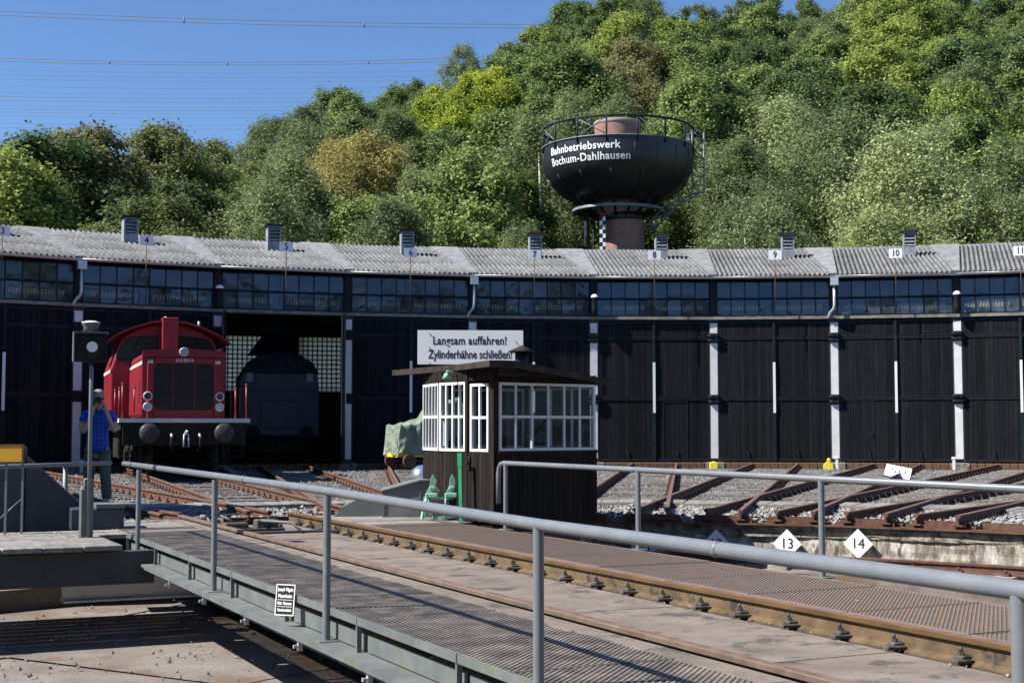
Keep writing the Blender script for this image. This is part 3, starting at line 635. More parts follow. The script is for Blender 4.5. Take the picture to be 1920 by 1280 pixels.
# back walls with a hole for the glass-block window behind stall 5
M_gblock = bpy.data.materials.new('glass_block'); M_gblock.use_nodes = True
_n = M_gblock.node_tree.nodes; _l = M_gblock.node_tree.links; _n.clear()
_o = _n.new('ShaderNodeOutputMaterial'); _mx = _n.new('ShaderNodeMixShader'); _t = _n.new('ShaderNodeBsdfTranslucent'); _r = _n.new('ShaderNodeBsdfTransparent')
_t.inputs[0].default_value = (.95, .97, .95, 1); _r.inputs[0].default_value = (.9, .95, .92, 1); _mx.inputs[0].default_value = .12
_l.new(_t.outputs[0], _mx.inputs[1]); _l.new(_r.outputs[0], _mx.inputs[2]); _l.new(_mx.outputs[0], _o.inputs[0])
for s in range(1, 15):
    pj, pk_ = arc_pts(RB, 0, [s-4])[0], arc_pts(RB, 0, [s-3])[0]
    a_, b_ = Vector(pj), Vector(pk_); ln = (b_-a_).length; hd = atan2(-(b_-a_).y, (b_-a_).x)
    Mw = F((a_+b_)/2, hd); h = ln/2
    if s in (4, 5, 6):
        cx_ = 0
        if s == 5:
            # centre of window where the sight line through the doorway meets the wall
            best = min(((abs((CAMP + (ray(486, 680)*(D/FPX)) - a_).dot(Vector((sin(hd), cos(hd), 0)))), D) for D in np.arange(55, 85, .05)))
            cx_ = (Mw.inverted() @ at(486, 680, best[1])).x
        w2 = 1.9; z0, z1 = 2.9, 5.5
        mb = MB().box(-h, cx_-w2, 0, .3, -.2, 6).box(cx_+w2, h, 0, .3, -.2, 6).box(cx_-w2, cx_+w2, 0, .3, -.2, z0).box(cx_-w2, cx_+w2, 0, .3, z1, 6)
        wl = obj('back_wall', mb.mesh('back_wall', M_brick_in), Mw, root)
        g = MB(); fr = MB(); nx, nz = 17, 12; dx = 2*w2/nx; dz = (z1-z0)/nz
        for i in range(nx):
            for k_ in range(nz): g.box(cx_-w2+i*dx+.022, cx_-w2+(i+1)*dx-.022, .1, .108, z0+k_*dz+.022, z0+(k_+1)*dz-.022)
        for i in range(nx+1): fr.box(cx_-w2+i*dx-.022, cx_-w2+i*dx+.022, .08, .14, z0, z1)
        for k_ in range(nz+1): fr.box(cx_-w2, cx_+w2, .085, .135, z0+k_*dz-.022, z0+k_*dz+.022)
        obj('glass_blocks', g.mesh('glass_blocks', M_gblock), Mw, wl, kind='stuff'); obj('window_grid', fr.mesh('window_grid', M_sill), Mw, wl)
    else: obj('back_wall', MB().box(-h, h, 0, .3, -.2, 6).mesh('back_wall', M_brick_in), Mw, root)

# number plates on rods
for s, (px, py) in {3: (5, 433), 4: (275, 451), 5: (537, 463), 6: (770, 474), 7: (1002, 477), 8: (1227, 478), 9: (1453, 478), 10: (1679, 475), 11: (1913, 470)}.items():
    fh = facing(s); m_ = mid(s); Mb = F((m_.x, m_.y, 0), fh)
    # distance at which the sight line crosses the gutter plane
    nrm = Vector((sin(fh), cos(fh), 0)); d = ray(px, py); t_ = ((m_ - nrm*.46) - CAMP).dot(nrm)/d.dot(nrm); P = CAMP + d*t_
    Ms = F(P, YAW if s > 5 else fh)
    sg = thing('number_sign', 'small white plate numbered %s on a rod above the gutter' % NUMW[s], 'number sign', F((P.x, P.y, 6.3), fh), 'stall number plates along the gutter')
    Ms = F(P, fh)
    obj('plate', MB().box(-.215, .215, -.006, .006, -.155, .155).mesh('plate', M_whitec), Ms, sg)
    obj('numeral', text_mesh(str(s), .30, M_letter, .85, .002, .004), Ms @ Matrix.Translation((0, -.010, 0)), sg)
    obj('rod', MB().tube([(0, .012, .1), (0, .012, -(P.z-5.0)), ], .014, 6).mesh('rod', M_rust), Ms, sg)

# ------------------------------------------------------------------ turntable bridge (local x = to the right, y = along the bridge)
TB = F((0, 0, 0), B)
def T3(x=0, y=0, z=0): return Matrix.Translation((x, y, z))
tt = thing('turntable_bridge', 'steel turntable bridge with gratings, pink plates, worn rails and grey pipe railings', 'turntable', TB)
E0, E1 = -8.9, 8.9
for v, nm in ((-.75, 'rail'), (.75, 'rail')):
    obj('rail', rail_mesh('rail', 18.6, M_rust, M_rusttop, M_web, hm=M_gold if v > 0 else M_railside), TB @ T3(v, -9.3, .001), tt)
# plates between the rails
y = E0
while y < E1-.1:
    L = random.choice([1.28, 1.34, .95]); L = min(L, E1-y)
    for x0, x1 in ((-.675, .60),):
        obj('deck_plate', MB().box(x0, x1, y+.007, y+L-.007, -.145, -.135).mesh('deck_plate', M_plate), TB @ T3(0, 0, random.uniform(-.002, .002)), tt)
    y += L
obj('rail_bed', MB().box(-.95, .95, E0, E1, -.20, -.152).mesh('rail_bed', M_clip), parent=tt)
y = E0
while y < E1-.1:
    L = min(1.62, E1-y)
    for x0, x1 in ((-.965, -.815), (.825, .985)):
        obj('edge_plate', MB().box(x0, x1, y+.004, y+L-.004, -.046, -.036).box(x0+(.12 if x0 < 0 else 0), x1-(0 if x0 < 0 else .13), y+.004, y+L-.004, -.15, -.0465).mesh('edge_plate', M_plate), TB, tt)
    y += L
# clips with bolts along the golden rail and, hidden from here, along the other
def clip_mesh():
    m = MB(); m.cbox(-.05, .06, -.055, .055, -.135, -.112, .008); m.cbox(-.03, .07, -.04, .04, -.112, -.092, .008)
    m.tube([(0, 0, -.095), (0, 0, -.072)], .026, 6, smooth=False).tube([(0, 0, -.072), (0, 0, -.045)], .014, 7); m.cbox(-.095, -.03, -.06, .01, -.135, -.112, .006)
    return m.mesh('rail_clip', M_clip)
CLIP = clip_mesh(); y = -8.6
while y < 8.6:
    for sg in (1, -1): obj('rail_clip', CLIP, TB @ T3(sg*.655, y+random.uniform(-.02, .02), 0) @ Matrix.Rotation((0 if sg > 0 else pi)+random.uniform(-.12, .12), 4, 'Z') @ Matrix.Diagonal((.8, .8, .95, 1)), tt)
    y += .505
# gratings
def grating(wd, L, sgn, mt, s=.036):
    # expanded metal: one family of raised diagonal strands, a thinner one crossing it, in a flat frame
    V = []; Fc = []; base = np.array([(0,3,2,1),(4,5,6,7),(0,1,5,4),(1,2,6,5),(2,3,7,6),(3,0,4,7)])
    def seg(p, q, t, z0, z1):
        d = np.array(q, float)-np.array(p, float); l = np.hypot(*d)
        if l < .01: return
        nrm = np.array([-d[1], d[0]])/l*t/2; P, Q = np.array(p), np.array(q); n = len(V)*8
        c = [P-nrm, Q-nrm, Q+nrm, P+nrm]; V.append([(a[0], a[1], z) for z in (z0, z1) for a in c]); Fc.append(base+n)
    for sg, t, z0, z1 in ((sgn, .0105, -.016, 0), (-sgn, .0045, -.013, -.003)):
        c = -wd-.01
        while c < L+wd:   # y = sg*x + c
            xs = sorted(x for x in (0, wd, (0-c)/sg, (L-c)/sg) if -1e-6 <= x <= wd+1e-6 and -1e-6 <= sg*x+c <= L+1e-6)
            if len(xs) >= 2: seg((xs[0], sg*xs[0]+c), (xs[-1], sg*xs[-1]+c), t, z0, z1)
            c += s
    for p, q in (((0, .004), (wd, .004)), ((0, L-.004), (wd, L-.004)), ((.004, 0), (.004, L)), ((wd-.004, 0), (wd-.004, L))): seg(p, q, .009, -.018, .002)
    return np_mesh('grating_panel', np.array(V).reshape(-1, 3), np.concatenate(Fc), mt)
GL = grating(.93, 1.06, 1, M_grate, .042); GR = grating(1.13, 1.06, 1, M_grater, .036)
for i in range(16):
    y = E0 + .25 + i*1.075
    if -8.9 < y < 6.6: obj('grating_panel', GL, TB @ T3(-1.91, y, -.036 + random.uniform(-.003, .003)), tt)
    if -8.9 < y < 6.4: obj('grating_panel', GR, TB @ T3(.995, y, -.036 + random.uniform(-.003, .003)), tt)
# side beams, flange, brackets
def channel(x, z0, z1, y0, y1, nm, mt):
    obj(nm, MB().box(x-.008, x, y0, y1, z0, z1).mesh(nm, mt), TB, tt)
y = E0
while y < 6.6:
    L = min(1.55, 6.6-y)
    obj('edge_strip', MB().box(-1.935, -1.918, y+.006, y+L-.006, -.075, -.028).box(-1.93, -1.90, y+.006, y+.03, -.25, -.08).mesh('edge_strip', M_girder), TB, tt)
    obj('side_plate', MB().box(-1.88, -1.87, y+.006, y+L-.05, -.235, -.13).mesh('side_plate', M_girder), TB, tt)
    y += L
obj('lower_flange', MB().box(-2.04, -1.86, E0, 6.9, -.258, -.245).box(-2.04, -2.032, E0, 6.9, -.285, -.2585).mesh('lower_flange', M_girder), TB, tt)
obj('outer_stringer', MB().box(-1.86, -1.85, E0, 6.9, -.30, -.2585).mesh('outer_stringer', M_girderd), TB, tt)
for k in range(12):
    y = -8.5+k*1.38
    obj('hanger_bracket', MB().box(-2.02, -1.99, y, y+.035, -.36, -.259).box(-2.05, -2.02, y+.005, y+.03, -.34, -.32).mesh('hanger_bracket', M_gutter), TB, tt)
    for sx in (-1, 1): obj('cross_arm', MB().add([(sx*.8, y, -.16), (sx*1.76, y, -.24), (sx*1.76, y, -.33), (sx*.8, y, -.6), (sx*.8, y+.02, -.16), (sx*1.76, y+.02, -.24), (sx*1.76, y+.02, -.33), (sx*.8, y+.02, -.6)], [(0,1,2,3),(7,6,5,4),(0,4,5,1),(1,5,6,2),(2,6,7,3),(3,7,4,0)]).mesh('cross_arm', M_girderd), TB, tt)
for sx in (-1, 1):
    obj('main_girder', MB().box(sx*.75-.01, sx*.75+.01, -8.4, 8.4, -.86, -.2355).box(sx*.75-.16, sx*.75+.16, -8.4, 8.4, -.88, -.861).box(sx*.75-.16, sx*.75+.16, -8.9, 8.9, -.235, -.205).mesh('main_girder', M_girderd), TB, tt)
    for k in range(13): obj('stiffener', MB().box(sx*.75-.12, sx*.75-.012, -8.2+k*1.36, -8.19+k*1.36, -.86, -.236).mesh('stiffener', M_girderd), TB, tt)
obj('right_stringer', MB().box(2.18, 2.24, E0, 6.9, -.30, -.06).mesh('right_stringer', M_girderd), TB, tt)
obj('end_beam', MB().box(-3.9, 2.2, 7.18, 7.36, -.46, -.11).box(-3.9, -1.9, 5.2, 5.34, -.44, -.11).mesh('end_beam', M_girderd), TB, tt)
obj('cross_beam', MB().box(-2.75, -1.2, 5.6, 5.68, -.62, -.38).box(-2.75, -1.2, 5.5, 5.78, -.64, -.621).mesh('cross_beam', M_gutter), TB, tt)
obj('centre_pivot', MB().lathe([(.0, -.6), (.4, -.6), (.5, -1.1), (0, -1.1)], 20).mesh('centre_pivot', M_girderd), TB, tt)
# timber platforms
for i in range(9):
    for j in range(7):
        y0 = 5.06+i*.262; x0 = -4.55+j*.385
        if x0+.37 > -1.98 and y0 < 6.5: continue
        obj('plank', MB().cbox(x0, x0+.375, y0, y0+.252, -.085, -.036, .005).mesh('plank', M_wood), TB @ T3(0, 0, random.uniform(-.003, .003)), tt)
for i in range(8):
    y0 = 6.84+i*.26
    for x0, x1 in ((-1.85, -.99), (1.0, 2.0), (2.01, 2.99)):
        obj('plank', MB().cbox(x0, x1, y0, y0+.252, -.085, -.038, .005).mesh('plank', M_wood), TB @ T3(0, 0, random.uniform(-.003, .003)), tt)
obj('cabin_bracket', MB().box(2.2, 3.3, 5.6, 5.7, -.35, -.10).box(2.2, 3.6, 6.9, 7.0, -.35, -.10).mesh('cabin_bracket', M_girderd), TB, tt)
# railings: every post and rail length is a part
def railing(pts_posts, rail_pts, r, zb, name):
    obj('top_rail', MB().tube(rail_pts, r, 14).mesh('top_rail', M_rail), TB, tt)
    for (x, y, z, zt) in pts_posts:
        obj('railing_post', MB().tube([(x, y, z), (x, y, zt)], r*.92, 14, cap=False).mesh('railing_post', M_rail), TB, tt)
        obj('post_foot', MB().cbox(x-.07, x+.07, y-.07, y+.07, z-.004, z+.008, .003).mesh('post_foot', M_girder), TB @ T3(0, 0, .0), tt)
HR = .715
railing([(-1.95, y, -.245, .70) for y in (5.85, 2.46, -.60, -3.67, -6.55)], [(-1.95, 6.75, .745), (-1.95, 2.46, .735), (-1.95, -.6, .725), (-1.95, -3.67, .694), (-1.95, -6.5, .694), (-1.95, -8.8, .69)], .028, -.245, 'near')
obj('rail_collar', MB().tube([(-1.95, 1.52, .732), (-1.95, 1.46, .732)], .032, 14).tube([(-1.95, -5.1, .692), (-1.95, -5.13, .694)], .030, 14).mesh('rail_collar', M_rail), TB, tt)
obj('rail_collar', MB().tube([(-1.95, 4.96, .741), (-1.95, 4.84, .741)], .034, 14).mesh('rail_collar', M_iron), TB, tt)
HF = .735
hook = [(2.2, 5.62, .25), (2.2, 5.62, .60), (2.2, 5.60, .67), (2.2, 5.55, .72), (2.2, 5.47, HF), (2.2, 5.2, HF), (2.2, -8.8, HF)]
railing([(2.2, y, -.04, HF) for y in (5.42, 2.40, -.43, -3.4, -6.4)], hook, .028, -.04, 'far')
# side platform railing
PL = []
P0 = onz(-40, 876, .70); P1 = onz(208, 868, .70)
def loc(P): q = TB.inverted() @ Vector(P); return q
l0, l1 = loc(P0), loc(P1)
obj('platform_rail', MB().tube([l0, l1], .026, 12).mesh('platform_rail', M_rail), TB, tt)
pp = l0 + (l1-l0)*.63
obj('railing_post', MB().tube([(pp.x, pp.y, -.3), (pp.x, pp.y, .69)], .03, 12).mesh('railing_post', M_rail), TB, tt)
# builder's plate
Pq = Vector((-1.965, -.02+.22, -.09))
pl = obj('makers_plate', MB().cbox(-.088, .088, -.006, .006, -.125, .125, .004).mesh('makers_plate', M_letter), TB @ T3(-2.00, .16, -.06) @ Matrix.Rotation(-pi/2+.75, 4, 'Z') @ Matrix.Rotation(-.12, 4, 'X') @ Matrix.Scale(.86, 4), tt)
MP = WM[pl.name]
obj('plate_rim', MB().box(-.088, .088, -.010, -.006, .117, .125).box(-.088, .088, -.010, -.006, -.125, -.117).box(-.088, -.080, -.010, -.006, -.117, .117).box(.080, .088, -.010, -.006, -.117, .117).mesh('plate_rim', M_lettw), MP, pl)
for txt, z, sz, xs in (('Joseph Vögele', .082, .040, .62), ('Mannheim', .030, .042, .74), ('Fabr. Nummer', -.028, .036, .62), ('Maschinenfabrik', -.082, .030, .66)):
    obj('raised_lettering', text_mesh(txt, sz, M_lettw, xs, .002, .0012), MP @ T3(0, -.009, z), pl)
obj('raised_lettering', MB().box(-.07, .07, -.010, -.0065, -.002, .002).box(-.07, .07, -.010, -.0065, -.056, -.052).mesh('raised_lettering', M_lettw), MP, pl)
# locking gear near the bridge end
lk = thing('locking_gear', 'greasy cast locking gear with levers between the rails at the bridge end', 'locking gear', TB @ T3(-.25, 7.6, -.13))
m = MB(); m.cbox(-.42, .40, -.12, .12, 0, .05, .01).cbox(-.35, -.05, -.10, .10, .05, .12, .015).cbox(.05, .33, -.09, .09, .05, .15, .015)
obj('base_casting', m.mesh('base_casting', M_clip), parent=lk)
obj('lever', MB().tube([(.1, -.1, .14), (.42, -.32, .12), (.50, -.5, .02)], .017, 7).mesh('lever', M_girder), parent=lk)
obj('lever', MB().tube([(-.2, 0, .12), (-.35, .1, .2), (-.1, .12, .22)], .014, 7).mesh('lever', M_girder), parent=lk)
for x in (-.38, -.2, .12, .36): obj('bolt', MB().tube([(x, -.08, .05), (x, -.08, .085)], .022, 6, smooth=False).mesh('bolt', M_clip), parent=lk)
lk2 = thing('gear_housing', 'small iron gear lying at the foot of the grey buttress', 'machine part', F(onz(92, 984, -.03), B))
obj('base_casting', MB().cbox(-.14, .14, -.07, .07, 0, .05, .01).mesh('base_casting', M_clip), parent=lk2)
obj('lever', MB().tube([(-.12, 0, .05), (.02, 0, .12), (.02, .0, .17), (.1, 0, .17)], .013, 7).mesh('lever', M_girder), parent=lk2)
# dry leaves caught along the rail
V = []; Fc = []
for i in range(70):
    y = random.uniform(-7, 8); x = random.choice([.55, .58, .62]) + random.uniform(-.05, .03); s_ = random.uniform(.010, .022); z = -.128; a = random.uniform(0, 6.28)
    if random.random() < .25: x = random.uniform(-.6, 2.1); z = -.03 if x > .83 else -.131
    c, q = cos(a)*s_, sin(a)*s_; n = len(V)
    V += [(x-c, y-q, z), (x+q*.6, y-c*.6, z+s_*.5), (x+c, y+q, z+s_*.2), (x-q*.6, y+c*.6, z+s_*.7)]; Fc += [(n, n+1, n+2), (n, n+2, n+3)]
obj('fallen_leaves', np_mesh('fallen_leaves', V, Fc, M_dry), TB, kind='stuff')

# ------------------------------------------------------------------ control cabin
def lateral(x, D): return at(x, 805, D)
hM, hR, hB, hA = [Vector((p.x, p.y, 0)) for p in (at(929, 805, 17.33), at(1118, 805, 18.36), at(824, 805, 18.24), at(795, 805, 19.08))]
ux = (hR-hM).normalized(); hd = atan2(-ux.y, ux.x); MH = F(hM, hd); iv = MH.inverted()
r_, b_, a_ = iv @ hR, iv @ hB, iv @ hA
Wd = r_.x; bx, by = b_.x, b_.y
hut = thing('control_cabin', 'small dark board cabin with white barred windows standing on the turntable', 'cabin', MH)
fz = -.04; WT = 1.74; WS = .87
poly = [(0, 0), (Wd, 0), (Wd, 1.45), (a_.x+.5, a_.y+.15), (a_.x, a_.y), (bx, by)]
poly_n = len(poly)
def wallM(p, q):   # local frame: x along wall, y inwards
    d = Vector((q[0]-p[0], q[1]-p[1], 0)); return MH @ Matrix.Translation((p[0], p[1], 0)) @ Matrix.Rotation(atan2(d.y, d.x), 4, 'Z'), d.length
def clad(Mw, L, x0, x1, z0, z1, bwd=.085):
    n = max(1, int(round((x1-x0)/bwd))); w_ = (x1-x0)/n
    me = MB().cbox(.002, w_-.002, -.014, .004, z0, z1, .003).mesh('board', M_hutwood)
    for i in range(n): obj('board', me, Mw @ T3(x0+i*w_, random.uniform(-.002, .002), 0), hut)
    obj('lining', MB().box(x0, x1, .004, .03, z0, z1).mesh('lining', M_hutwood), Mw, hut)
def window(Mw, x0, x1, z0, z1, n, rows=2, bar=.024, y=-.022):
    fr = MB(); fw_ = .034
    fr.box(x0, x1, y, .02, z0, z0+fw_).box(x0, x1, y, .02, z1-fw_, z1).box(x0, x0+fw_, y+.001, .019, z0+fw_, z1-fw_).box(x1-fw_, x1, y+.001, .019, z0+fw_, z1-fw_)
    for i in range(1, n): xx = x0+(x1-x0)*i/n; fr.box(xx-bar/2, xx+bar/2, y+.003, .017, z0+fw_, z1-fw_)
    zm = (z0+z1)/2; fr.box(x0+fw_, x1-fw_, y+.005, .015, zm-.016, zm+.016)
    f = obj('window', fr.mesh('window', M_white), Mw, hut)
    for i in range(n):
        for (u0, u1) in ((z0+.01, zm-.002), (zm+.002, z1-.01)):
            obj('pane', MB().box(x0+(x1-x0)*i/n+.003, x0+(x1-x0)*(i+1)/n-.003, .0035, .0065, u0, u1).mesh('pane', M_glassh), Mw, f)
# right wall (faces the camera)
Mw, L = wallM((0, 0), (Wd, 0)); clad(Mw, L, 0, Wd, fz, WS-.02); window(Mw, .05, Wd-.03, WS-.01, WT-.02, 6); clad(Mw, L, 0, Wd, WT, 1.80); obj('sill', MB().box(.03, Wd, -.04, -.002, WS-.045, WS-.012).mesh('sill', M_hutwood), Mw, hut)
# door wall
Mw, L = wallM((bx, by), (0, 0)); dx = L*.56
clad(Mw, L, .0, dx-.06, fz, WS-.03); window(Mw, .02, dx-.08, WS-.02, WT, 4); clad(Mw, L, 0, L, WT+.01, 1.90)
dr = obj('door', MB().box(dx-.02, L-.09, -.012, .012, fz, WS-.03).mesh('door', M_hutwood), Mw, hut)
n = 6; w_ = (L-.09-dx+.02)/n
for i in range(n): obj('board', MB().cbox(dx-.02+i*w_+.002, dx-.02+(i+1)*w_-.002, -.026, -.0125, fz+.01, WS-.04, .003).mesh('board', M_hutwood), Mw, dr)
obj('handle', MB().cbox(dx+.0, dx+.05, -.05, -.026, .62, .78, .006).tube([(dx+.02, -.05, .72), (dx+.02, -.09, .70), (dx+.09, -.09, .70)], .012, 7).mesh('handle', M_iron), Mw, dr)
window(Mw, dx+.02, L-.12, WS-.02, WT-.03, 2)
obj('corner_post', MB().box(L-.085, L-.0, -.03, .05, fz, 1.88).mesh('corner_post', M_hutwood), Mw, hut)
obj('door_post', MB().box(dx-.075, dx-.025, -.03, .03, fz, 1.88).mesh('door_post', M_hutwood), Mw, hut)
Mw, L = wallM((a_.x, a_.y), (bx, by)); clad(Mw, L, 0, L, fz, WS-.03); window(Mw, .01, L-.01, WS-.02, WT, 5); clad(Mw, L, 0, L, WT+.01, 1.90)
for p, q in ((poly[1], poly[2]), (poly[2], poly[3]), (poly[3], poly[4])):
    Mw, L = wallM(p, q); clad(Mw, L, 0, L, fz, .87, .12); clad(Mw, L, 0, L, 1.70, 1.84, .12); window(Mw, .05, L-.05, .87, 1.70, 3)
obj('floor', MB().prism([(x*.99+.01, y*.98+.015) for x, y in poly], fz-.05, fz+.02).mesh('floor', M_hutwood), MH, hut)
obj('control_desk', MB().box(.5, 1.0, .7, 1.0, 0, .80).box(.55, .75, .75, .9, .8, 1.0).mesh('control_desk', M_iron), MH, hut)
# roof slab with fascia
cr = [iv @ at(735, 694, 19.7), iv @ at(860, 683, 17.9), iv @ at(918, 675, 16.75), iv @ at(966, 676, 16.9), iv @ at(1155, 714, 18.75), iv @ at(1140, 714, 19.7), iv @ at(850, 690, 20.6)]
mb = MB(); n = len(cr); th = .075
cen = sum(cr, Vector())/n; cen.z = max(c.z for c in cr) + .02
vs = [tuple(c) for c in cr] + [(c.x, c.y, c.z-th) for c in cr] + [tuple(cen), (cen.x, cen.y, cen.z-th-.03)]
fs = [(i, (i+1) % n, 2*n) for i in range(n)] + [(n+(i+1) % n, n+i, 2*n+1) for i in range(n)] + [(i, n+i, n+(i+1) % n, (i+1) % n) for i in range(n)]
obj('roof', mb.add(vs, fs).mesh('roof', M_felt), MH, hut)
cp = iv @ at(978, 655, 17.9)
ch = obj('chimney', MB().tube([(cp.x, cp.y, 1.85), (cp.x, cp.y, 2.13)], .085, 14).mesh('chimney', M_iron), MH, hut)
obj('cowl', MB().lathe([(.0, 2.215), (.175, 2.135), (.17, 2.12), (0, 2.14)], 16, c=(cp.x, cp.y, 0)).mesh('cowl', M_felt), MH, ch)
Mw, L = wallM((bx, by), (0, 0))
obj('door_lamp', MB().lathe([(.012, .08), (.025, .07), (.065, .0), (.055, 0)], 12, c=(.62-.25, -.16, 1.78)).tube([(.37, 0, 1.86), (.37, -.16, 1.88)], .012, 6).mesh('door_lamp', M_green), Mw, hut)
# big warning board on posts behind the cabin
D0 = 21.6
c0, c1, c2 = at(783, 618, D0), at(981, 620, D0), at(783, 682, D0); Wb = (c1-c0).length; Hb = (c0-c2).length
hd2 = YAW; ctr = (c1+c2)/2
sb = thing('warning_board', 'white warning board with two lines of black lettering above the cabin roof', 'sign', F((ctr.x, ctr.y, 0), hd2-.05))
Ms = F(ctr, hd2-.05)
obj('board', MB().box(-Wb/2, Wb/2, -.012, .012, -Hb/2, Hb/2).mesh('board', M_whitec), Ms, sb)
obj('lettering', text_mesh('Langsam auffahren!', .185, M_letter, .76, .001, .0025, space=1.06), Ms @ T3(-.01, -.014, .10), sb)
obj('lettering', text_mesh('Zylinderhähne schließen!', .185, M_letter, .70, .001, .0025), Ms @ T3(.0, -.014, -.115), sb)
for x in (-.6, .6): obj('post', MB().box(x-.03, x+.03, .013, .07, -.2-ctr.z, .24).mesh('post', M_iron), Ms, sb)
for x, z in ((-.64, .22), (-.64, 0), (-.64, -.24), (.70, .1)): obj('hook', MB().tube([(x, -.013, z), (x+.035, -.03, z-.05)], .006, 5).mesh('hook', M_iron), Ms, sb)

# ------------------------------------------------------------------ signal on its pole
ps = onz(163, 1006, -.036); sg = thing('turntable_signal', 'signal box with a white disc and lantern on a thin grey pole', 'signal', F(ps, YAW-.35))
Dsg = (ps-CAMP).dot(FW); pxm = FPX/Dsg
zz = lambda y: (805.4-y)/pxm + 1.125
W_ = WM[sg.name]; S0 = W_ @ T3(0, 0, -ps.z)
obj('socket', MB().cbox(-.085, .06, -.05, .05, -.036, .50, .02).cbox(-.05, .05, -.055, .055, .50, .60, .015).mesh('socket', M_girder), S0, sg)
obj('pole', MB().tube([(0.01, -.07, -.03), (0.01, -.07, zz(690)), (0.0, 0, zz(676))], .022, 12).mesh('pole', M_rail), S0, sg)
bxh = obj('signal_case', MB().cbox(-.17, .17, -.12, .12, zz(677), zz(625), .012).mesh('signal_case', M_under), S0, sg)
obj('case_rim', MB().box(-.185, .185, -.13, .13, zz(625)+.002, zz(622)+.004).box(-.185, -.1705, -.13, .13, zz(677), zz(625)).mesh('case_rim', M_girder), S0, bxh)
obj('white_disc', MB().tube([(0.01, -.121, zz(650)), (0.01, -.127, zz(650))], .058, 24, smooth=False).mesh('white_disc', M_whitec), S0, bxh)
lt_ = obj('lantern', MB().lathe([(0, zz(622)+.01), (.085, zz(622)+.01), (.075, zz(612)), (.09, zz(609)), (.10, zz(604))], 16).mesh('lantern', M_girder), S0, sg)
obj('lantern_cap', MB().lathe([(.10, zz(604)+.002), (.098, zz(602.5)), (.05, zz(600)), (0, zz(599.5))], 16).mesh('lantern_cap', M_whitec), S0, lt_)

# buttress block, yellow sign, kerb block on the left
Mb_ = F((0, 0, 0), B)
def bl(x, y, D): return Mb_.inverted() @ at(x, y, D)
q0 = bl(-60, 805, 16.6); q1 = bl(50, 805, 16.9); q2 = bl(152, 805, 16.95)
dv = (q2-q0); ang = atan2(dv.y, dv.x); MBt = Mb_ @ Matrix.Translation((q0.x, q0.y, 0)) @ Matrix.Rotation(ang, 4, 'Z')
L1 = (Vector((q1.x, q1.y, 0))-Vector((q0.x, q0.y, 0))).length; L2 = (Vector((q2.x, q2.y, 0))-Vector((q0.x, q0.y, 0))).length
bt = thing('grey_buttress', 'grey painted steel buttress with sloping wing at the left pit edge', 'buttress', MBt)
obj('column', MB().cbox(0, L1-.02, .0, .5, -.2, .92, .01).mesh('column', M_bluegrey), parent=bt)
obj('wing', MB().slab([(L1, -.2), (L2+.32, -.2), (L2+.30, -.05), (L2, .23), (L1, .80)], .05, .35).mesh('wing', M_bluegrey), parent=bt)
ys = thing('yellow_sign', 'plain yellow sign in a brown frame on two white posts', 'sign', F(onz(25, 1001, -.036), YAW-.1))
Dy = (onz(25, 1001, -.036)-CAMP).dot(FW); Y0 = WM[ys.name] @ T3(0, 0, .036); zy = lambda y: (805.4-y)*Dy/FPX+1.125
obj('panel', MB().box(-.55, .075, -.006, .006, zy(865), zy(835)).mesh('panel', M_bronze), Y0, ys)
obj('frame', MB().box(-.57, .095, .0065, .02, zy(868), zy(832)).box(-.57, .095, -.012, .0062, zy(835)+.001, zy(832)).box(-.57, .095, -.012, .0062, zy(868), zy(865)-.001).box(.0755, .095, -.012, .0062, zy(865), zy(835)).mesh('frame', M_rust), Y0, ys)
for x in (-.10, .08): obj('post', MB().box(x-.012, x+.012, .021, .045, -.036, zy(868)+.02).mesh('post', M_rail), Y0, ys)
obj('brace', MB().tube([(.07, .03, .35), (-.25, .03, .05)], .008, 6).mesh('brace', M_rail), Y0, ys)
pb = onz(183, 992, -.036)
kb = thing('pale_block', 'low grey block with a pale painted top edge behind the signal pole', 'block', F(pb, YAW-.35))
obj('block_body', MB().cbox(-.30, .30, .02, .5, 0, .24, .01).mesh('block_body', M_bluegrey), parent=kb)
obj('block_top', MB().box(-.02, .31, .0, .5, .242, .29).mesh('block_top', M_girder), parent=kb)

# equipment cover beside the cabin
bxp = [onz(x, y, -.036) for x, y in ((717, 969), (930, 968), (692, 962))]
ex = (bxp[1]-bxp[0]); ex.z = 0; hdb = atan2(-ex.y, ex.x); Mx = F((bxp[0].x, bxp[0].y, -.036), hdb)
eb = thing('equipment_cover', 'pale grey sheet metal cover with sloping top beside the cabin', 'metal cover', Mx)
Lx = ex.length
prof = [(0, 0), (Lx, 0), (Lx, .50), (.50, .47), (.0, .33)]
obj('cover_body', MB().slab(prof, 0.0, .85).mesh('cover_body', M_cabinet), parent=eb)
obj('cover_lid', MB().slab([(-.02, .335), (.50, .475), (Lx+.01, .505), (Lx+.01, .525), (.50, .495), (-.02, .355)], -.03, .90).mesh('cover_lid', M_cabinet), parent=eb)
obj('cover_frame', MB().box(-.006, .025, -.012, -.001, 0, .33).box(.025, Lx, -.010, -.001, .0, .02).box(.50, .515, -.010, -.001, .02, .47).mesh('cover_frame', M_girder), parent=eb)
arcp = MB()
pts = [(-.62, .03), (-.55, .12), (-.40, .20), (-.2, .25), (.0, .27)]
arcp.slab([(-.66, 0)] + pts + [(0, 0)], .22, .9)
obj('curved_guard', arcp.mesh('curved_guard', M_girder), parent=eb)
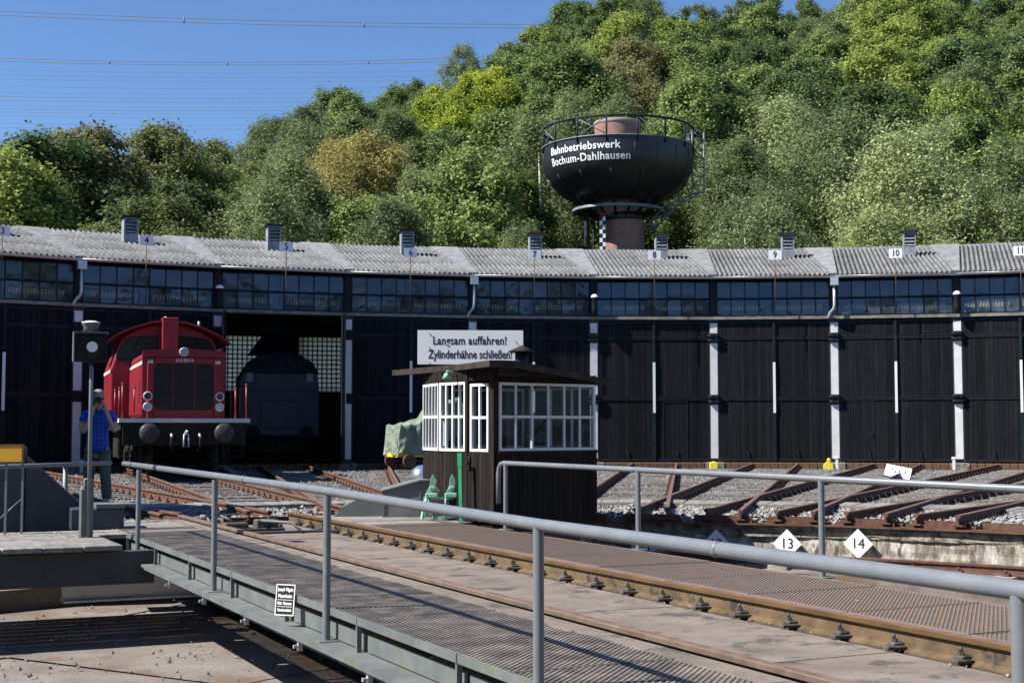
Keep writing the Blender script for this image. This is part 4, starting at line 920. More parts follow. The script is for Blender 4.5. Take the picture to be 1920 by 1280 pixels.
# rail shoes on green stand and green post
gs = thing('rail_shoe_stand', 'mint green stand holding two iron rail shoes beside the cabin door', 'stand', F(onz(826, 975, -.036), YAW-.1))
m = MB(); m.beam((-.24, 0, .02), (-.19, .05, .30), .03, .03).beam((-.10, -.02, .02), (-.16, .05, .30), .03, .03).beam((-.1, 0, .03), (.22, 0, .05), .03, .04).beam((-.22, .05, .28), (.22, .05, .28), .03, .035).beam((.22, 0, .02), (.2, .06, .30), .03, .03)
obj('stand_frame', m.mesh('stand_frame', M_green), parent=gs)
for i, x in enumerate((-.10, .15)):
    s_ = thing('rail_shoe', 'mint green iron rail shoe standing %s on the green stand' % ('left' if i == 0 else 'right'), 'rail shoe', WM[gs.name] @ T3(x, .02, .28), 'rail shoes on the green stand')
    obj('shoe_body', MB().slab([(-.07, 0), (.07, 0), (.085, .10), (.03, .16), (.045, .24), (.0, .31), (-.03, .24), (-.04, .14), (-.08, .09)], -.03, .03).mesh('shoe_body', M_green), parent=s_)
    obj('shoe_rib', MB().cbox(-.10, .06, -.07, -.031, .02, .07, .01).cbox(-.05, .03, -.06, -.031, .12, .16, .01).tube([(-.08, -.05, .05), (-.1, -.05, -.24)], .014, 6).mesh('shoe_rib', M_green), parent=s_)
gp = onz(864, 979, -.036)
gpo = thing('green_post', 'bright green square post leaning against the cabin wall', 'post', F(gp, YAW))
obj('post_bar', MB().beam((0, 0, 0), (-.02, .03, .86), .04, .04).mesh('post_bar', M_gpost), parent=gpo)
obj('post_cap', MB().beam((-.019, .028, .70), (-.021, .031, .87), .052, .052).mesh('post_cap', M_gpost), parent=gpo)

# diamonds on the pit wall
def on_r(x, y, r):
    d = ray(x, y); a = d.x**2+d.y**2; b = 2*(CAMP.x*d.x+CAMP.y*d.y); c = CAMP.x**2+CAMP.y**2-r*r
    return CAMP + d*((-b+sqrt(b*b-4*a*c))/(2*a))
for num, x in ((10, 1075), (11, 1210), (12, 1343), (13, 1476), (14, 1609)):
    P = on_r(x, 1019 if num != 11 else 1024, 9.70); a = atan2(P.x, P.y)
    dsg = thing('diamond_sign', 'white diamond plate numbered %s on the stained pit wall' % NUMW[num], 'number sign', F((P.x, P.y, P.z), a), 'diamond number plates on the pit wall')
    h = .205
    obj('plate', MB().slab([(0, -h), (h, 0), (0, h), (-h, 0)], -.006, .004).mesh('plate', M_whitec), parent=dsg)
    obj('numeral', text_mesh(str(num), .20, M_letter, .95, .001, .0), WM[dsg.name] @ T3(0, -.009, 0), dsg)
    obj('fixing', MB().box(-.02, .02, .005, .12, -.02, .02).mesh('fixing', M_iron), parent=dsg)

# things standing on the ballast in front of the doors
def ground_thing(name, label, cat, x, y, z=-.18, hd=None, group=None):
    P = onz(x, y, z); return thing(name, label, cat, F(P, YAW if hd is None else hd), group), P
def near_post(j, dx=0, dy=-.6):
    p = post(j); hd = (facing(j+3)+facing(j+4))/2; return F((p.x, p.y, 0), hd) @ T3(dx, dy, -.18)
t_ = thing('yellow_block', 'yellow box at the foot of the pillar between doors eight and nine', 'block', near_post(5, -.12, -.75))
obj('block_body', MB().cbox(-.13, .13, -.1, .1, 0, .22, .012).mesh('block_body', M_yel), parent=t_); obj('block_top', MB().cbox(-.05, .05, -.05, .05, .222, .25, .005).mesh('block_top', M_yel), parent=t_)
t_ = thing('yellow_block', 'yellow block with a round knob between doors nine and ten', 'block', near_post(6, -.32, -.75))
obj('block_body', MB().slab([(-.15, 0), (.15, 0), (.15, .16), (.06, .24), (-.06, .24), (-.15, .14)], -.1, .1).mesh('block_body', M_yel), parent=t_); obj('knob', MB().ball((.03, 0, .30), .07).mesh('knob', M_yel), parent=t_)
for j, dx, lb in ((6, -.02, 'short white marker post beside the yellow knobbed block'), (7, -.22, 'short white marker post left of the pillar between doors ten and eleven'), (0, .02, 'short white marker post at the pillar behind the signal pole')):
    t_ = thing('marker_post', lb, 'marker post', near_post(j, dx, -.7), 'white marker posts by the pillars')
    obj('stem', MB().cbox(-.045, .045, -.04, .04, 0, .34, .01).mesh('stem', M_white), parent=t_); obj('head', MB().cbox(-.075, .06, -.05, .05, .342, .42, .015).mesh('head', M_white), parent=t_)
P = onz(660, 873, -.18); t_ = thing('wheel_chock', 'yellow and orange wheel chock on the ballast beside doorway five', 'chock', F(P, YAW))
obj('chock_body', MB().slab([(-.16, 0), (.16, 0), (.14, .2), (.06, .12), (-.06, .12), (-.14, .2)], -.08, .08).mesh('chock_body', M_yel), parent=t_)
obj('chock_knob', MB().ball((0, 0, .22), .09, .08, .12).mesh('chock_knob', M_orange), parent=t_)
# white slab with faint digits, leaning on the track before door ten
Pa = onz(1672, 896, -.12)
t_ = thing('speed_board', 'tilted white board with faint digits lying before door ten', 'sign', F(Pa, YAW+.15))
Mt = WM[t_.name] @ T3(.2, .35, .15) @ Matrix.Rotation(-radians(74), 4, 'X') @ Matrix(((1, 0, .42, 0), (0, 1, 0, 0), (0, 0, 1, 0), (0, 0, 0, 1)))
obj('board', MB().box(-.33, .33, -.01, .01, -.42, .42).mesh('board', M_whitec), Mt, t_)
obj('edging', MB().box(-.35, .35, .0105, .03, -.44, .44).mesh('edging', M_iron), Mt, t_)
obj('digits', text_mesh('50', .5, M_letter, .9, .001, -.010), Mt @ T3(0, -.013, 0), t_)
obj('prop', MB().box(-.2, -.15, .04, .08, -.42, .0).mesh('prop', M_iron), WM[t_.name] @ T3(.2, .6, .10) @ Matrix.Scale(.4, 4), t_)
# tarpaulin over the yellow trolley
Pt = onz(785, 875.5, 0.0); Mt = F((Pt.x, Pt.y, 0), st(6)-.35)
tr = thing('yellow_trolley', 'yellow rail trolley left of the cabin under a tarpaulin', 'trolley', Mt)
sc_ = 1.0
obj('trolley_frame', MB().box(-.9, 1.2, -.55, -.45, .32, .44).box(-.9, 1.2, .45, .55, .32, .44).box(-.9, -.8, -.45, .45, .32, .44).box(1.1, 1.2, -.45, .45, .32, .44).mesh('trolley_frame', M_yel), parent=tr)
for x in (-.6, .85):
    for y in (-.75, .75): obj('wheel', MB().tube([(x, y-.05, .2), (x, y+.05, .2)], .2, 16, smooth=False).mesh('wheel', M_rust), parent=tr)
obj('rope', MB().tube([(-1.0, -.6, .38), (-.5, -.62, .22), (0, -.63, .17), (.5, -.62, .22), (1.0, -.6, .36)], .012, 6).mesh('rope', M_girder), parent=tr)
tp = thing('tarpaulin', 'pale green creased tarpaulin draped over the yellow trolley', 'tarpaulin', Mt)
nx_, ny_ = 60, 44; X, Y = np.meshgrid(np.linspace(-1.35, 1.45, nx_), np.linspace(-1.25, 1.25, ny_), indexing='ij')
top = 1.22 + .9/(1+np.exp(-(X-.35)*3.2)); ed = np.maximum(np.abs(Y)-.55, 0); ex_ = np.maximum(-.85-X, 0)+np.maximum(X-1.15, 0)
fold = .05*np.sin(X*9+Y*4+2*np.sin(Y*3))+.035*np.sin(X*17-Y*7)+.02*np.sin(Y*31+X*5)+.025*rs.rand(nx_, ny_)
drop = np.clip((ed*1.6+ex_*1.7), 0, 1.25+.1*np.sin(X*5)); Z = np.maximum(top-drop+fold*.6, .42+.05*np.sin(X*6))
Yp = np.sign(Y)*(np.minimum(np.abs(Y), .55)+ed*.12+fold*.6*(ed > 0)); Xp = np.clip(X, -.85, 1.15)+np.sign(X)*ex_*.15+fold*.4*(ex_ > 0)
obj('tarpaulin_sheet', grid_mesh('tarpaulin_sheet', np.stack([Xp, Yp, Z], -1), M_tarp, True), parent=tp)
P = onz(792, 893, -.15); t_ = thing('metal_dome', 'shiny blue grey metal dome on the ground behind the cabin', 'dome', F(P, YAW))
obj('dome_shell', MB().lathe([(.36, 0), (.35, .06), (.28, .2), (.15, .29), (0, .32)], 28).mesh('dome_shell', mat('dome_metal', (.35, .4, .5), rough=.25, metal=.7)), parent=t_)
obj('dome_rim', MB().lathe([(.36, -.02), (.39, -.02), (.39, .01), (.361, .01)], 28).mesh('dome_rim', M_girder), parent=t_)
# plank lying by the loco
P = onz(425, 868, -.1); t_ = thing('loose_plank', 'loose grey plank lying between tracks before the red engine', 'plank', F(P, 0))
q = onz(400, 864, -.05); q2_ = onz(442, 888, -.08); obj('board', MB().beam(WM[t_.name].inverted() @ q, WM[t_.name].inverted() @ q2_, .22, .04).mesh('board', M_wood), parent=t_)

# ------------------------------------------------------------------ red diesel locomotive (local y = forwards to the turntable)
LF = 23.95
hdl = st(4)
ML = F(rad(hdl, LF), hdl+pi)     # origin at buffer faces, y forward, x right of the engine
lo = thing('red_locomotive', 'red diesel locomotive with cream stripe standing before door four', 'locomotive', ML)
def rbox(mb, x, y0, y1, z0, z1, r, m=0, n=5, top_arch=0.0):
    # long box with rounded upper edges and slightly arched top
    pts = [(-x, z0), (x, z0)]
    for i in range(n+1): t = pi/2*i/n; pts.append((x-r+r*cos(t), z1-r+r*sin(t)))
    if top_arch: pts.append((0, z1+top_arch))
    for i in range(n+1): t = pi/2+pi/2*i/n; pts.append((-x+r+r*cos(t), z1-r+r*sin(t)))
    k = len(pts); vs = [(a, y0, b) for a, b in pts]+[(a, y1, b) for a, b in pts]
    mb.add(vs, [tuple(range(k)), tuple(range(2*k-1, k-1, -1))], m)
    mb.add(vs, [(i, k+i, k+(i+1) % k, (i+1) % k) for i in range(k)], m, False); return mb
LEN = 10.9; yF = -.62   # front of frame
fr_ = obj('frame', MB().box(-1.5, 1.5, -LEN, yF, 1.12, 1.30).box(-1.45, 1.45, yF-.001, yF+.12, .75, 1.295).mesh('frame', M_under), parent=lo)
obj('footplate_edge', MB().box(-1.55, 1.55, yF, yF+.16, 1.30, 1.40).box(-1.55, -1.50, -LEN, yF-.001, 1.30, 1.40).box(1.50, 1.55, -LEN, yF-.001, 1.30, 1.40).mesh('footplate_edge', M_cream), parent=fr_)
hx = .99; hf = yF-.32
hood = rbox(MB(), hx, -4.9, hf, 1.40, 3.04, .17, top_arch=.05)
hd_ = obj('hood', hood.mesh('hood', M_red), parent=lo)
def bevel(o, w_, n=3):
    b = o.modifiers.new('bevel', 'BEVEL'); b.width = w_; b.segments = n; b.limit_method = 'ANGLE'; b.angle_limit = radians(50)
bevel(hd_, .10)
obj('hood_brow', rbox(MB(), hx+.01, hf-.05, hf+.09, 2.90, 3.06, .10, top_arch=.05).mesh('hood_brow', M_red), parent=hd_)
for z0, z1, x0, x1 in ((1.40, 2.90, -hx+.11, -.72), (1.40, 2.90, .72, hx-.11), (1.40, 1.62, -.72, .72), (2.74, 2.90, -.72, .72)):
    obj('front_frame', MB().cbox(x0, x1, hf, hf+.06, z0, z1, .02).mesh('front_frame', M_red), parent=hd_)
gr = obj('radiator_grille', MB().box(-.72, .72, hf+.002, hf+.01, 1.62, 2.74).mesh('radiator_grille', M_grille), parent=lo)
for k in range(28): obj('slat', MB().box(-.71, .71, hf+.011, hf+.03, 1.635+k*.0395, 1.652+k*.0395).mesh('slat', M_grille), parent=gr)
for x in (-.25, .27): obj('grille_bar', MB().box(x-.009, x+.009, hf+.031, hf+.038, 1.63, 2.73).mesh('grille_bar', M_red), parent=gr)
for sx in (-1, 1): obj('grille_corner', MB().slab([(sx*.72, 1.62), (sx*.60, 1.62), (sx*.68, 1.66), (sx*.72, 1.76)][::sx], hf+.031, hf+.045).slab([(sx*.72, 2.74), (sx*.72, 2.60), (sx*.68, 2.70), (sx*.60, 2.74)][::sx], hf+.031, hf+.045).mesh('grille_corner', M_red), parent=gr)
def lamp(x, y, z, r, lens, nm='headlight'):
    l_ = obj(nm, MB().lathe([(r, 0), (r*1.12, .02), (r*1.05, .06), (r*.82, .055)], 20).mesh(nm, M_chrome), ML @ T3(x, y, z) @ Matrix.Rotation(-pi/2, 4, 'X'), lo)
    obj('lens', MB().lathe([(r*.84, .04), (r*.5, .055), (0, .06)], 20).mesh('lens', lens), WM[l_.name], l_)
for sx in (-1, 1):
    lamp(sx*.86, hf+.06, 1.94, .10, M_lensd, 'tail_light'); lamp(sx*.86, hf+.06, 1.68, .10, M_lens)
lamp(.02-.12*0, hf+.09, 3.02, .10, M_lens)
obj('running_number', text_mesh('212 007-9', .11, M_lettw, .95, .002, .001), ML @ T3(0, hf+.066, 2.815) @ Matrix.Rotation(pi, 4, 'Z'), lo)
# cream stripe wraps the hood sides and corners
obj('stripe', MB().box(-hx-.006, -hx-.001, -4.9, hf-.1, 2.72, 2.80).box(hx+.001, hx+.006, -4.9, hf-.1, 2.72, 2.80)  .box(-hx+.12, -.74, hf+.061, hf+.066, 2.74, 2.81).box(.74, hx-.12, hf+.061, hf+.066, 2.74, 2.81).mesh('stripe', M_cream), parent=lo)
for k in range(7):   # side doors and louvres of the hood
    y = hf-.35-k*.56
    for sx in (-1, 1): obj('hood_door', MB().cbox(sx*hx-.018, sx*hx+.018, y-.50, y, 1.5, 2.66, .01).mesh('hood_door', M_red), parent=hd_)
    if k % 3 == 0:
        for sx in (-1, 1):
            for q in range(6): obj('louvre', MB().box(sx*hx-.03, sx*hx+.03, y-.42, y-.08, 1.8+q*.09, 1.83+q*.09).mesh('louvre', M_under), parent=hd_)
# cab
cx0, cx1 = -7.9, -4.9
ch_ = [(-1.50, 1.40), (1.50, 1.40), (1.50, 2.75), (1.22, 3.62), (.9, 3.82), (.45, 3.98), (0, 4.02), (-.45, 3.98), (-.9, 3.82), (-1.22, 3.62), (-1.50, 2.75)]
cab = obj('cab', MB().slab([(x, z) for x, z in ch_], cx0, cx1).mesh('cab', M_red), parent=lo); bevel(cab, .06)
rf = [(-1.62, 3.50), (-1.30, 3.72), (-.9, 3.90), (-.45, 4.04), (0, 4.08), (.45, 4.04), (.9, 3.90), (1.30, 3.72), (1.62, 3.50)]
m = MB()
for i in range(8):
    (x0, z0), (x1, z1) = rf[i], rf[i+1]
    m.add([(x0, cx0-.3, z0), (x1, cx0-.3, z1), (x1, cx1+.42, z1), (x0, cx1+.42, z0), (x0, cx0-.3, z0-.05), (x1, cx0-.3, z1-.05), (x1, cx1+.42, z1-.05), (x0, cx1+.42, z0-.05)], [(0,1,2,3),(7,6,5,4),(0,4,5,1),(2,6,7,3),(3,7,4,0),(1,5,6,2)])
obj('cab_roof', m.mesh('cab_roof', M_red), parent=lo)
M_lwin = mat('cab_window_glass', (.015, .02, .03), rough=.08, spec=.45)
for sx in (-1, 1):
    pg = [(sx*.28, 3.10), (sx*1.30, 2.98), (sx*1.36, 3.10), (sx*1.10, 3.55), (sx*.95, 3.62), (sx*.28, 3.66)][::sx]
    w1 = obj('cab_window', MB().slab(pg, cx1+.001, cx1+.012).mesh('cab_window', M_lwin), parent=cab)
    mf = MB()
    for i in range(len(pg)): mf.beam((pg[i][0], cx1+.014, pg[i][1]), (pg[(i+1) % len(pg)][0], cx1+.014, pg[(i+1) % len(pg)][1]), .022, .022)
    obj('window_frame', mf.mesh('window_frame', M_under), parent=w1)
    obj('wiper', MB().tube([(sx*.7, cx1+.03, 3.62), (sx*.95, cx1+.03, 3.3)], .01, 5).mesh('wiper', M_iron), parent=w1)
    m = MB(); xo = sx*1.38; m.add([(sx*1.475, cx1-.3, 2.85), (sx*1.475, cx1-1.2, 2.85), (sx*1.27, cx1-1.2, 3.50), (sx*1.27, cx1-.3, 3.50)], [(0, 1, 2, 3) if sx > 0 else (3, 2, 1, 0)])
    obj('side_window', m.mesh('side_window', M_lwin), parent=cab)
    obj('stripe', MB().box(sx*1.503-.003, sx*1.503+.003, cx0, cx1, 2.66, 2.74).mesh('stripe', M_cream), parent=cab)
    obj('cab_door', MB().cbox(sx*1.50-.015, sx*1.50+.015, cx1-1.9, cx1-1.25, 1.45, 2.64, .01).mesh('cab_door', M_red), parent=cab)
obj('exhaust_stack', MB().cbox(-.21, .21, cx1+.02, cx1+.55, 3.05, 4.14, .02).mesh('exhaust_stack', M_red), parent=lo)
bolt = [(.0, .13), (-.05, .0), (-.008, .015), (-.02, -.13), (.05, .02), (.012, .01), (.04, .13)]
for sx in (-1, 1):
    obj('flash_symbol', MB().slab(bolt, -.001, .003).mesh('flash_symbol', M_yel), ML @ T3(sx*.213, cx1+.30, 3.75) @ Matrix.Rotation(sx*pi/2, 4, 'Z'), lo)
obj('filler_cap', MB().lathe([(0, .2), (.13, .19), (.13, .15), (.09, .14), (.09, 0)], 16).mesh('filler_cap', M_red), ML @ T3(-.35, -3.6, 3.08), lo)
for x, y, z in ((.05, cx1-.3, 4.12), (-.8, cx1+.1, 3.98)): obj('roof_fitting', MB().tube([(x, y, z-.05), (x, y, z+.10)], .03, 8).mesh('roof_fitting', M_chrome), parent=lo)
for sx in (-1, 1):   # buffers
    bf = obj('buffer', MB().tube([(sx*.875, yF+.12, 1.05), (sx*.875, -.10, 1.05)], [.15, .13], 16).mesh('buffer', M_under), parent=lo)
    obj('buffer_head', MB().lathe([(0, .12), (.10, .115), (.19, .09), (.235, .055), (.235, .01), (0, .0)], 28).mesh('buffer_head', M_buffer), ML @ T3(sx*.875, -.11, 1.05) @ Matrix.Rotation(-pi/2, 4, 'X'), bf)
    for k, (x, y) in enumerate(((sx*1.47, -.60), (sx*1.47, -1.7), (sx*1.47, -3.3), (sx*1.2, -.55))):
        obj('handrail', MB().tube([(x, y, 1.40), (x, y, 2.12 if k else 2.2)], .02, 8).ball((x, y, 2.14 if k else 2.22), .035).mesh('handrail', M_red), parent=lo)
    obj('brake_hose', MB().tube([(sx*.33, yF+.14, 1.0), (sx*.34, yF+.28, .92), (sx*.34, yF+.28, .72), (sx*.30, yF+.2, .62)], .025, 8).mesh('brake_hose', M_under), parent=lo)
    obj('hose_tap', MB().tube([(sx*.33, yF+.16, 1.02), (sx*.335, yF+.30, .96)], .03, 8).mesh('hose_tap', M_chrome), parent=lo)
    obj('rail_guard', MB().box(sx*.82, sx*.74, yF-.1, yF-.07, .12, .75).mesh('rail_guard', M_under), parent=lo)
    obj('step', MB().box(sx*1.5, sx*1.2, -1.5, -1.1, .45, .48).box(sx*1.5, sx*1.2, -1.5, -1.1, .85, .88).box(sx*1.5, sx*1.48, -1.52, -1.501, .42, 1.12).box(sx*1.5, sx*1.48, -1.099, -1.08, .42, 1.12).mesh('step', M_under), parent=lo)
obj('coupling_hook', MB().tube([(0, yF+.12, 1.03), (0, yF+.35, 1.03), (.0, yF+.42, 1.10)], .035, 8).tube([(-.05, yF+.33, 1.02), (-.06, yF+.36, .72), (.06, yF+.36, .72), (.05, yF+.33, 1.02)], .018, 6).mesh('coupling_hook', M_chrome), parent=lo)
for yb in (-2.6, -8.6):
    bg_ = obj('bogie', MB().box(-1.05, -.95, yb-1.5, yb+1.5, .42, .85).box(.95, 1.05, yb-1.5, yb+1.5, .42, .85).box(-1.0, 1.0, yb-.3, yb+.3, .5, 1.1).mesh('bogie', M_under), parent=lo)
    for yy in (-1.0, 1.0):
        for sx in (-1, 1):
            obj('wheel', MB().lathe([(0, .07), (.38, .06), (.46, .05), (.475, -.06), (0, -.06)], 24).mesh('wheel', M_under), ML @ T3(sx*.75, yb+yy, .475) @ Matrix.Rotation(sx*pi/2, 4, 'Y'), bg_)
            obj('axle_box', MB().cbox(sx*1.13-.08, sx*1.13+.08, yb+yy-.14, yb+yy+.14, .34, .62, .02).tube([(sx*1.1, yb+yy-.3, .75), (sx*1.1, yb+yy-.3, .5)], .07, 10).tube([(sx*1.1, yb+yy+.3, .75), (sx*1.1, yb+yy+.3, .5)], .07, 10).mesh('axle_box', M_under), parent=bg_)
obj('fuel_tank', MB().cbox(-1.3, 1.3, -6.6, -4.6, .4, 1.12, .05).mesh('fuel_tank', M_under), parent=lo)
obj('hood', rbox(MB(), hx, -LEN+.6, cx0-.001, 1.40, 3.0, .17).mesh('rear_hood', M_red), parent=lo)

# dark engine inside the shed on track 5
MD = F(rad(st(5), 36.9), st(5)+pi)
dk = thing('dark_engine', 'dark blue grey round roofed engine inside the open doorway', 'locomotive', MD)
rp_ = [(-1.32, .95), (1.32, .95), (1.32, 2.6), (1.25, 3.0), (1.05, 3.35), (.7, 3.58), (.3, 3.68), (-.3, 3.68), (-.7, 3.58), (-1.05, 3.35), (-1.25, 3.0), (-1.32, 2.6)]
obj('body', MB().slab(rp_, -9, -.5).mesh('body', M_dloco), parent=dk)
obj('roof_edge', MB().slab([(x*1.04, z+.05) for x, z in rp_[3:-1]], -9.05, -.4).mesh('roof_edge', M_iron), parent=dk)
for sx in (-1, 1):
    obj('front_window', MB().slab([(sx*.9, 2.75), (sx*1.12, 2.75), (sx*1.12, 3.0), (sx*1.02, 3.25), (sx*.9, 3.25)][::sx], -.499, -.47).mesh('front_window', M_lens), parent=dk)
    bf = obj('buffer', MB().tube([(sx*.875, -.5, 1.05), (sx*.875, -.05, 1.05)], .12, 14).mesh('buffer', M_under), parent=dk)
    obj('buffer_head', MB().tube([(sx*.875, -.05, 1.05), (sx*.875, 0, 1.05)], .22, 18, smooth=False).mesh('buffer_head', M_under), parent=bf)
obj('front_door', MB().cbox(-.62, .62, -.498, -.44, 1.2, 2.1, .02).mesh('front_door', M_dloco), parent=dk)
obj('body_band', MB().box(-1.3, 1.3, -.498, -.46, 2.42, 2.47).mesh('body_band', M_bluegrey), parent=dk)
obj('underframe', MB().box(-1.0, 1.0, -9, -.6, .35, .95).mesh('underframe', M_under), parent=dk)
for yy in (-1.5, -3.5, -6, -8):
    for sx in (-1, 1): obj('wheel', MB().lathe([(0, .06), (.45, .05), (.47, -.06), (0, -.06)], 20).mesh('wheel', M_under), MD @ T3(sx*.75, yy, .47) @ Matrix.Rotation(pi/2, 4, 'Y'), dk)
sh = thing('smoke_hood', 'dark smoke hood hanging from the shed roof above the dark engine', 'smoke hood', MD @ T3(0, -6, 0))
obj('funnel', MB().add([(-.9, -.9, 3.95), (.9, -.9, 3.95), (.9, .9, 3.95), (-.9, .9, 3.95), (-.35, -.35, 4.7), (.35, -.35, 4.7), (.35, .35, 4.7), (-.35, .35, 4.7)], [(0,1,5,4),(1,2,6,5),(2,3,7,6),(3,0,4,7)]).mesh('funnel', M_iron), parent=sh)
obj('duct', MB().box(-.35, .35, -.35, .35, 4.701, 6.9).mesh('duct', M_iron), parent=sh)

# added unseen wagon left of the frame, shading the tracks and the man
MWg = F((-1.02, 14.95, 0), pi)
wg = thing('added_shade_wagon', 'added brown covered wagon, unseen outside the left edge, shading the man', 'wagon', MWg)
obj('underframe', MB().box(-1.35, 1.35, -2.9, 2.9, .95, 1.15).mesh('underframe', M_under), parent=wg)
bdw = obj('body', MB().box(-1.36, 1.36, -2.8, 2.8, 1.15, 3.95).mesh('body', M_wagon), parent=wg)
for k in range(22):
    for sx in (-1, 1): obj('board', MB().cbox(sx*1.375-.014, sx*1.375+.014, -2.8+k*.254, -2.8+k*.254+.247, 1.16, 3.93, .004).mesh('board', M_wagon), parent=bdw)
m = MB()
for i in range(10):
    t0, t1 = pi*i/10, pi*(i+1)/10
    m.add([(-1.5*cos(t0), -2.95, 3.90+.5*sin(t0)), (-1.5*cos(t1), -2.95, 3.90+.5*sin(t1)), (-1.5*cos(t1), 2.95, 3.90+.5*sin(t1)), (-1.5*cos(t0), 2.95, 3.90+.5*sin(t0))], [(0, 1, 2, 3)])
    m.add([(0, -2.94, 3.91), (-1.5*cos(t0), -2.94, 3.90+.5*sin(t0)), (-1.5*cos(t1), -2.94, 3.90+.5*sin(t1))], [(0, 2, 1)]).add([(0, 2.94, 3.91), (-1.5*cos(t0), 2.94, 3.90+.5*sin(t0)), (-1.5*cos(t1), 2.94, 3.90+.5*sin(t1))], [(0, 1, 2)])
obj('roof', m.mesh('roof', M_felt), parent=wg)
for yy in (-1.8, 1.8):
    for sx in (-1, 1): obj('wheel', MB().lathe([(0, .07), (.38, .06), (.46, .05), (.475, -.06), (0, -.06)], 24).mesh('wheel', M_under), MWg @ T3(sx*.75, yy, .475) @ Matrix.Rotation(sx*pi/2, 4, 'Y'), wg)

# ------------------------------------------------------------------ the photographer
def skin(name, joints, edges, mt, M, parent, sub=2, root=0):
    me = bpy.data.meshes.new(name); me.from_pydata([j[0] for j in joints], edges, []); o = bpy.data.objects.new(name, me); COL.objects.link(o)
    md = o.modifiers.new('s', 'SKIN'); md.use_smooth_shade = True
    for i, j in enumerate(joints):
        r = j[1]; r = (r, r) if not hasattr(r, '__len__') else r
        me.skin_vertices[0].data[i].radius = r
    me.skin_vertices[0].data[root].use_root = True
    o.modifiers.new('u', 'SUBSURF').levels = sub; o.modifiers['u'].render_levels = sub
    dg = bpy.context.evaluated_depsgraph_get(); dg.update(); m2 = bpy.data.meshes.new_from_object(o.evaluated_get(dg))
    bpy.data.objects.remove(o); m2.materials.clear(); m2.materials.append(mt); m2.name = name
    return obj(name, m2, M, parent)
PM = F(onz(181, 949, -.05), YAW+pi-.25)    # local y = facing the camera, x = his right... mirrored below
man = thing('person', 'man in blue plaid shirt and grey green trousers holding a camera to his face', 'person', PM)
# local: +y forward (towards camera), +x = his right hand side as seen from behind, so image left is +x
J = [((0, 0, .95), (.15, .11)), ((0, 0, 1.12), (.145, .115)), ((0, .0, 1.30), (.16, .12)), ((0, -.01, 1.44), (.13, .09)), ((0, 0, 1.50), .06), ((0, .02, 1.56), .058),
     ((0, .03, 1.64), (.078, .095)), ((0, .035, 1.71), (.074, .09)), ((0, .03, 1.76), (.045, .05)),
     ((.19, 0, 1.41), .058), ((.25, .08, 1.20), .046), ((.20, .22, 1.14), .042), ((.10, .27, 1.36), .034), ((.07, .26, 1.47), .028), ((.045, .24, 1.545), (.035, .022)),
     ((-.19, 0, 1.41), .058), ((-.27, .08, 1.20), .046), ((-.24, .22, 1.16), .042), ((-.15, .30, 1.40), .034), ((-.12, .28, 1.50), .028), ((-.085, .25, 1.58), (.035, .022)),
     ((.10, 0, .86), .09), ((.12, .02, .50), .06), ((.13, 0, .12), .045), ((.14, .12, .05), .035),
     ((-.10, 0, .86), .09), ((-.12, .03, .50), .06), ((-.13, .01, .12), .045), ((-.15, .13, .05), .035)]
Eg = [(0,1),(1,2),(2,3),(3,4),(4,5),(5,6),(6,7),(7,8),(3,9),(9,10),(10,11),(11,12),(12,13),(13,14),(3,15),(15,16),(16,17),(17,18),(18,19),(19,20),(0,21),(21,22),(22,23),(23,24),(0,25),(25,26),(26,27),(27,28)]
body = skin('body', J, Eg, M_skin, PM, man)
skin('shirt', [((0, 0, .78), (.19, .155)), ((0, .01, 1.0), (.185, .155)), ((0, .01, 1.15), (.175, .15)), ((0, 0, 1.32), (.19, .14)), ((0, -.01, 1.44), (.14, .10)), ((.17, 0, 1.42), .082), ((.235, .05, 1.27), .078), ((-.17, 0, 1.42), .082), ((-.25, .05, 1.27), .078)],
     [(0,1),(1,2),(2,3),(3,4),(4,5),(5,6),(4,7),(7,8)], M_plaid, PM, man)
obj('collar', MB().add([(-.09, .07, 1.47), (.0, .115, 1.43), (-.02, .10, 1.50)], [(0, 1, 2), (2, 1, 0)]).add([(.09, .07, 1.47), (.0, .115, 1.43), (.02, .10, 1.50)], [(0, 1, 2), (2, 1, 0)]).mesh('collar', M_plaid), parent=man)
skin('trousers', [((0, 0, .92), (.165, .13)), ((.095, 0, .82), .115), ((.12, .02, .50), .088), ((.135, 0, .28), .085), ((.14, .0, .09), .082), ((-.095, 0, .82), .115), ((-.12, .03, .50), .088), ((-.14, .02, .28), .085), ((-.15, .01, .09), .082)],
     [(0,1),(1,2),(2,3),(3,4),(0,5),(5,6),(6,7),(7,8)], M_trous, PM, man)
for x in (.145, -.155): obj('shoe', MB().ball((x, .07, .045), .055, .15, .045, n=12, k=8).mesh('shoe', M_shoe), parent=man)
obj('hair', MB().ball((0, .005, 1.735), .088, .105, .07, n=16, k=10).mesh('hair', M_hair), parent=man)
for sx in (-1, 1):
    obj('ear', MB().ball((sx*.083, .02, 1.66), .012, .022, .032).mesh('ear', M_skin), parent=man)
    obj('eye', MB().ball((sx*.03, .118, 1.675), .012, .008, .009).mesh('eye', M_letter), parent=man)
obj('nose', MB().ball((0, .132, 1.645), .014, .022, .026).mesh('nose', M_skin), parent=man)
obj('mouth', MB().ball((0, .122, 1.605), .028, .008, .007).mesh('mouth', mat('lips', (.35, .14, .12), rough=.5)), parent=man)
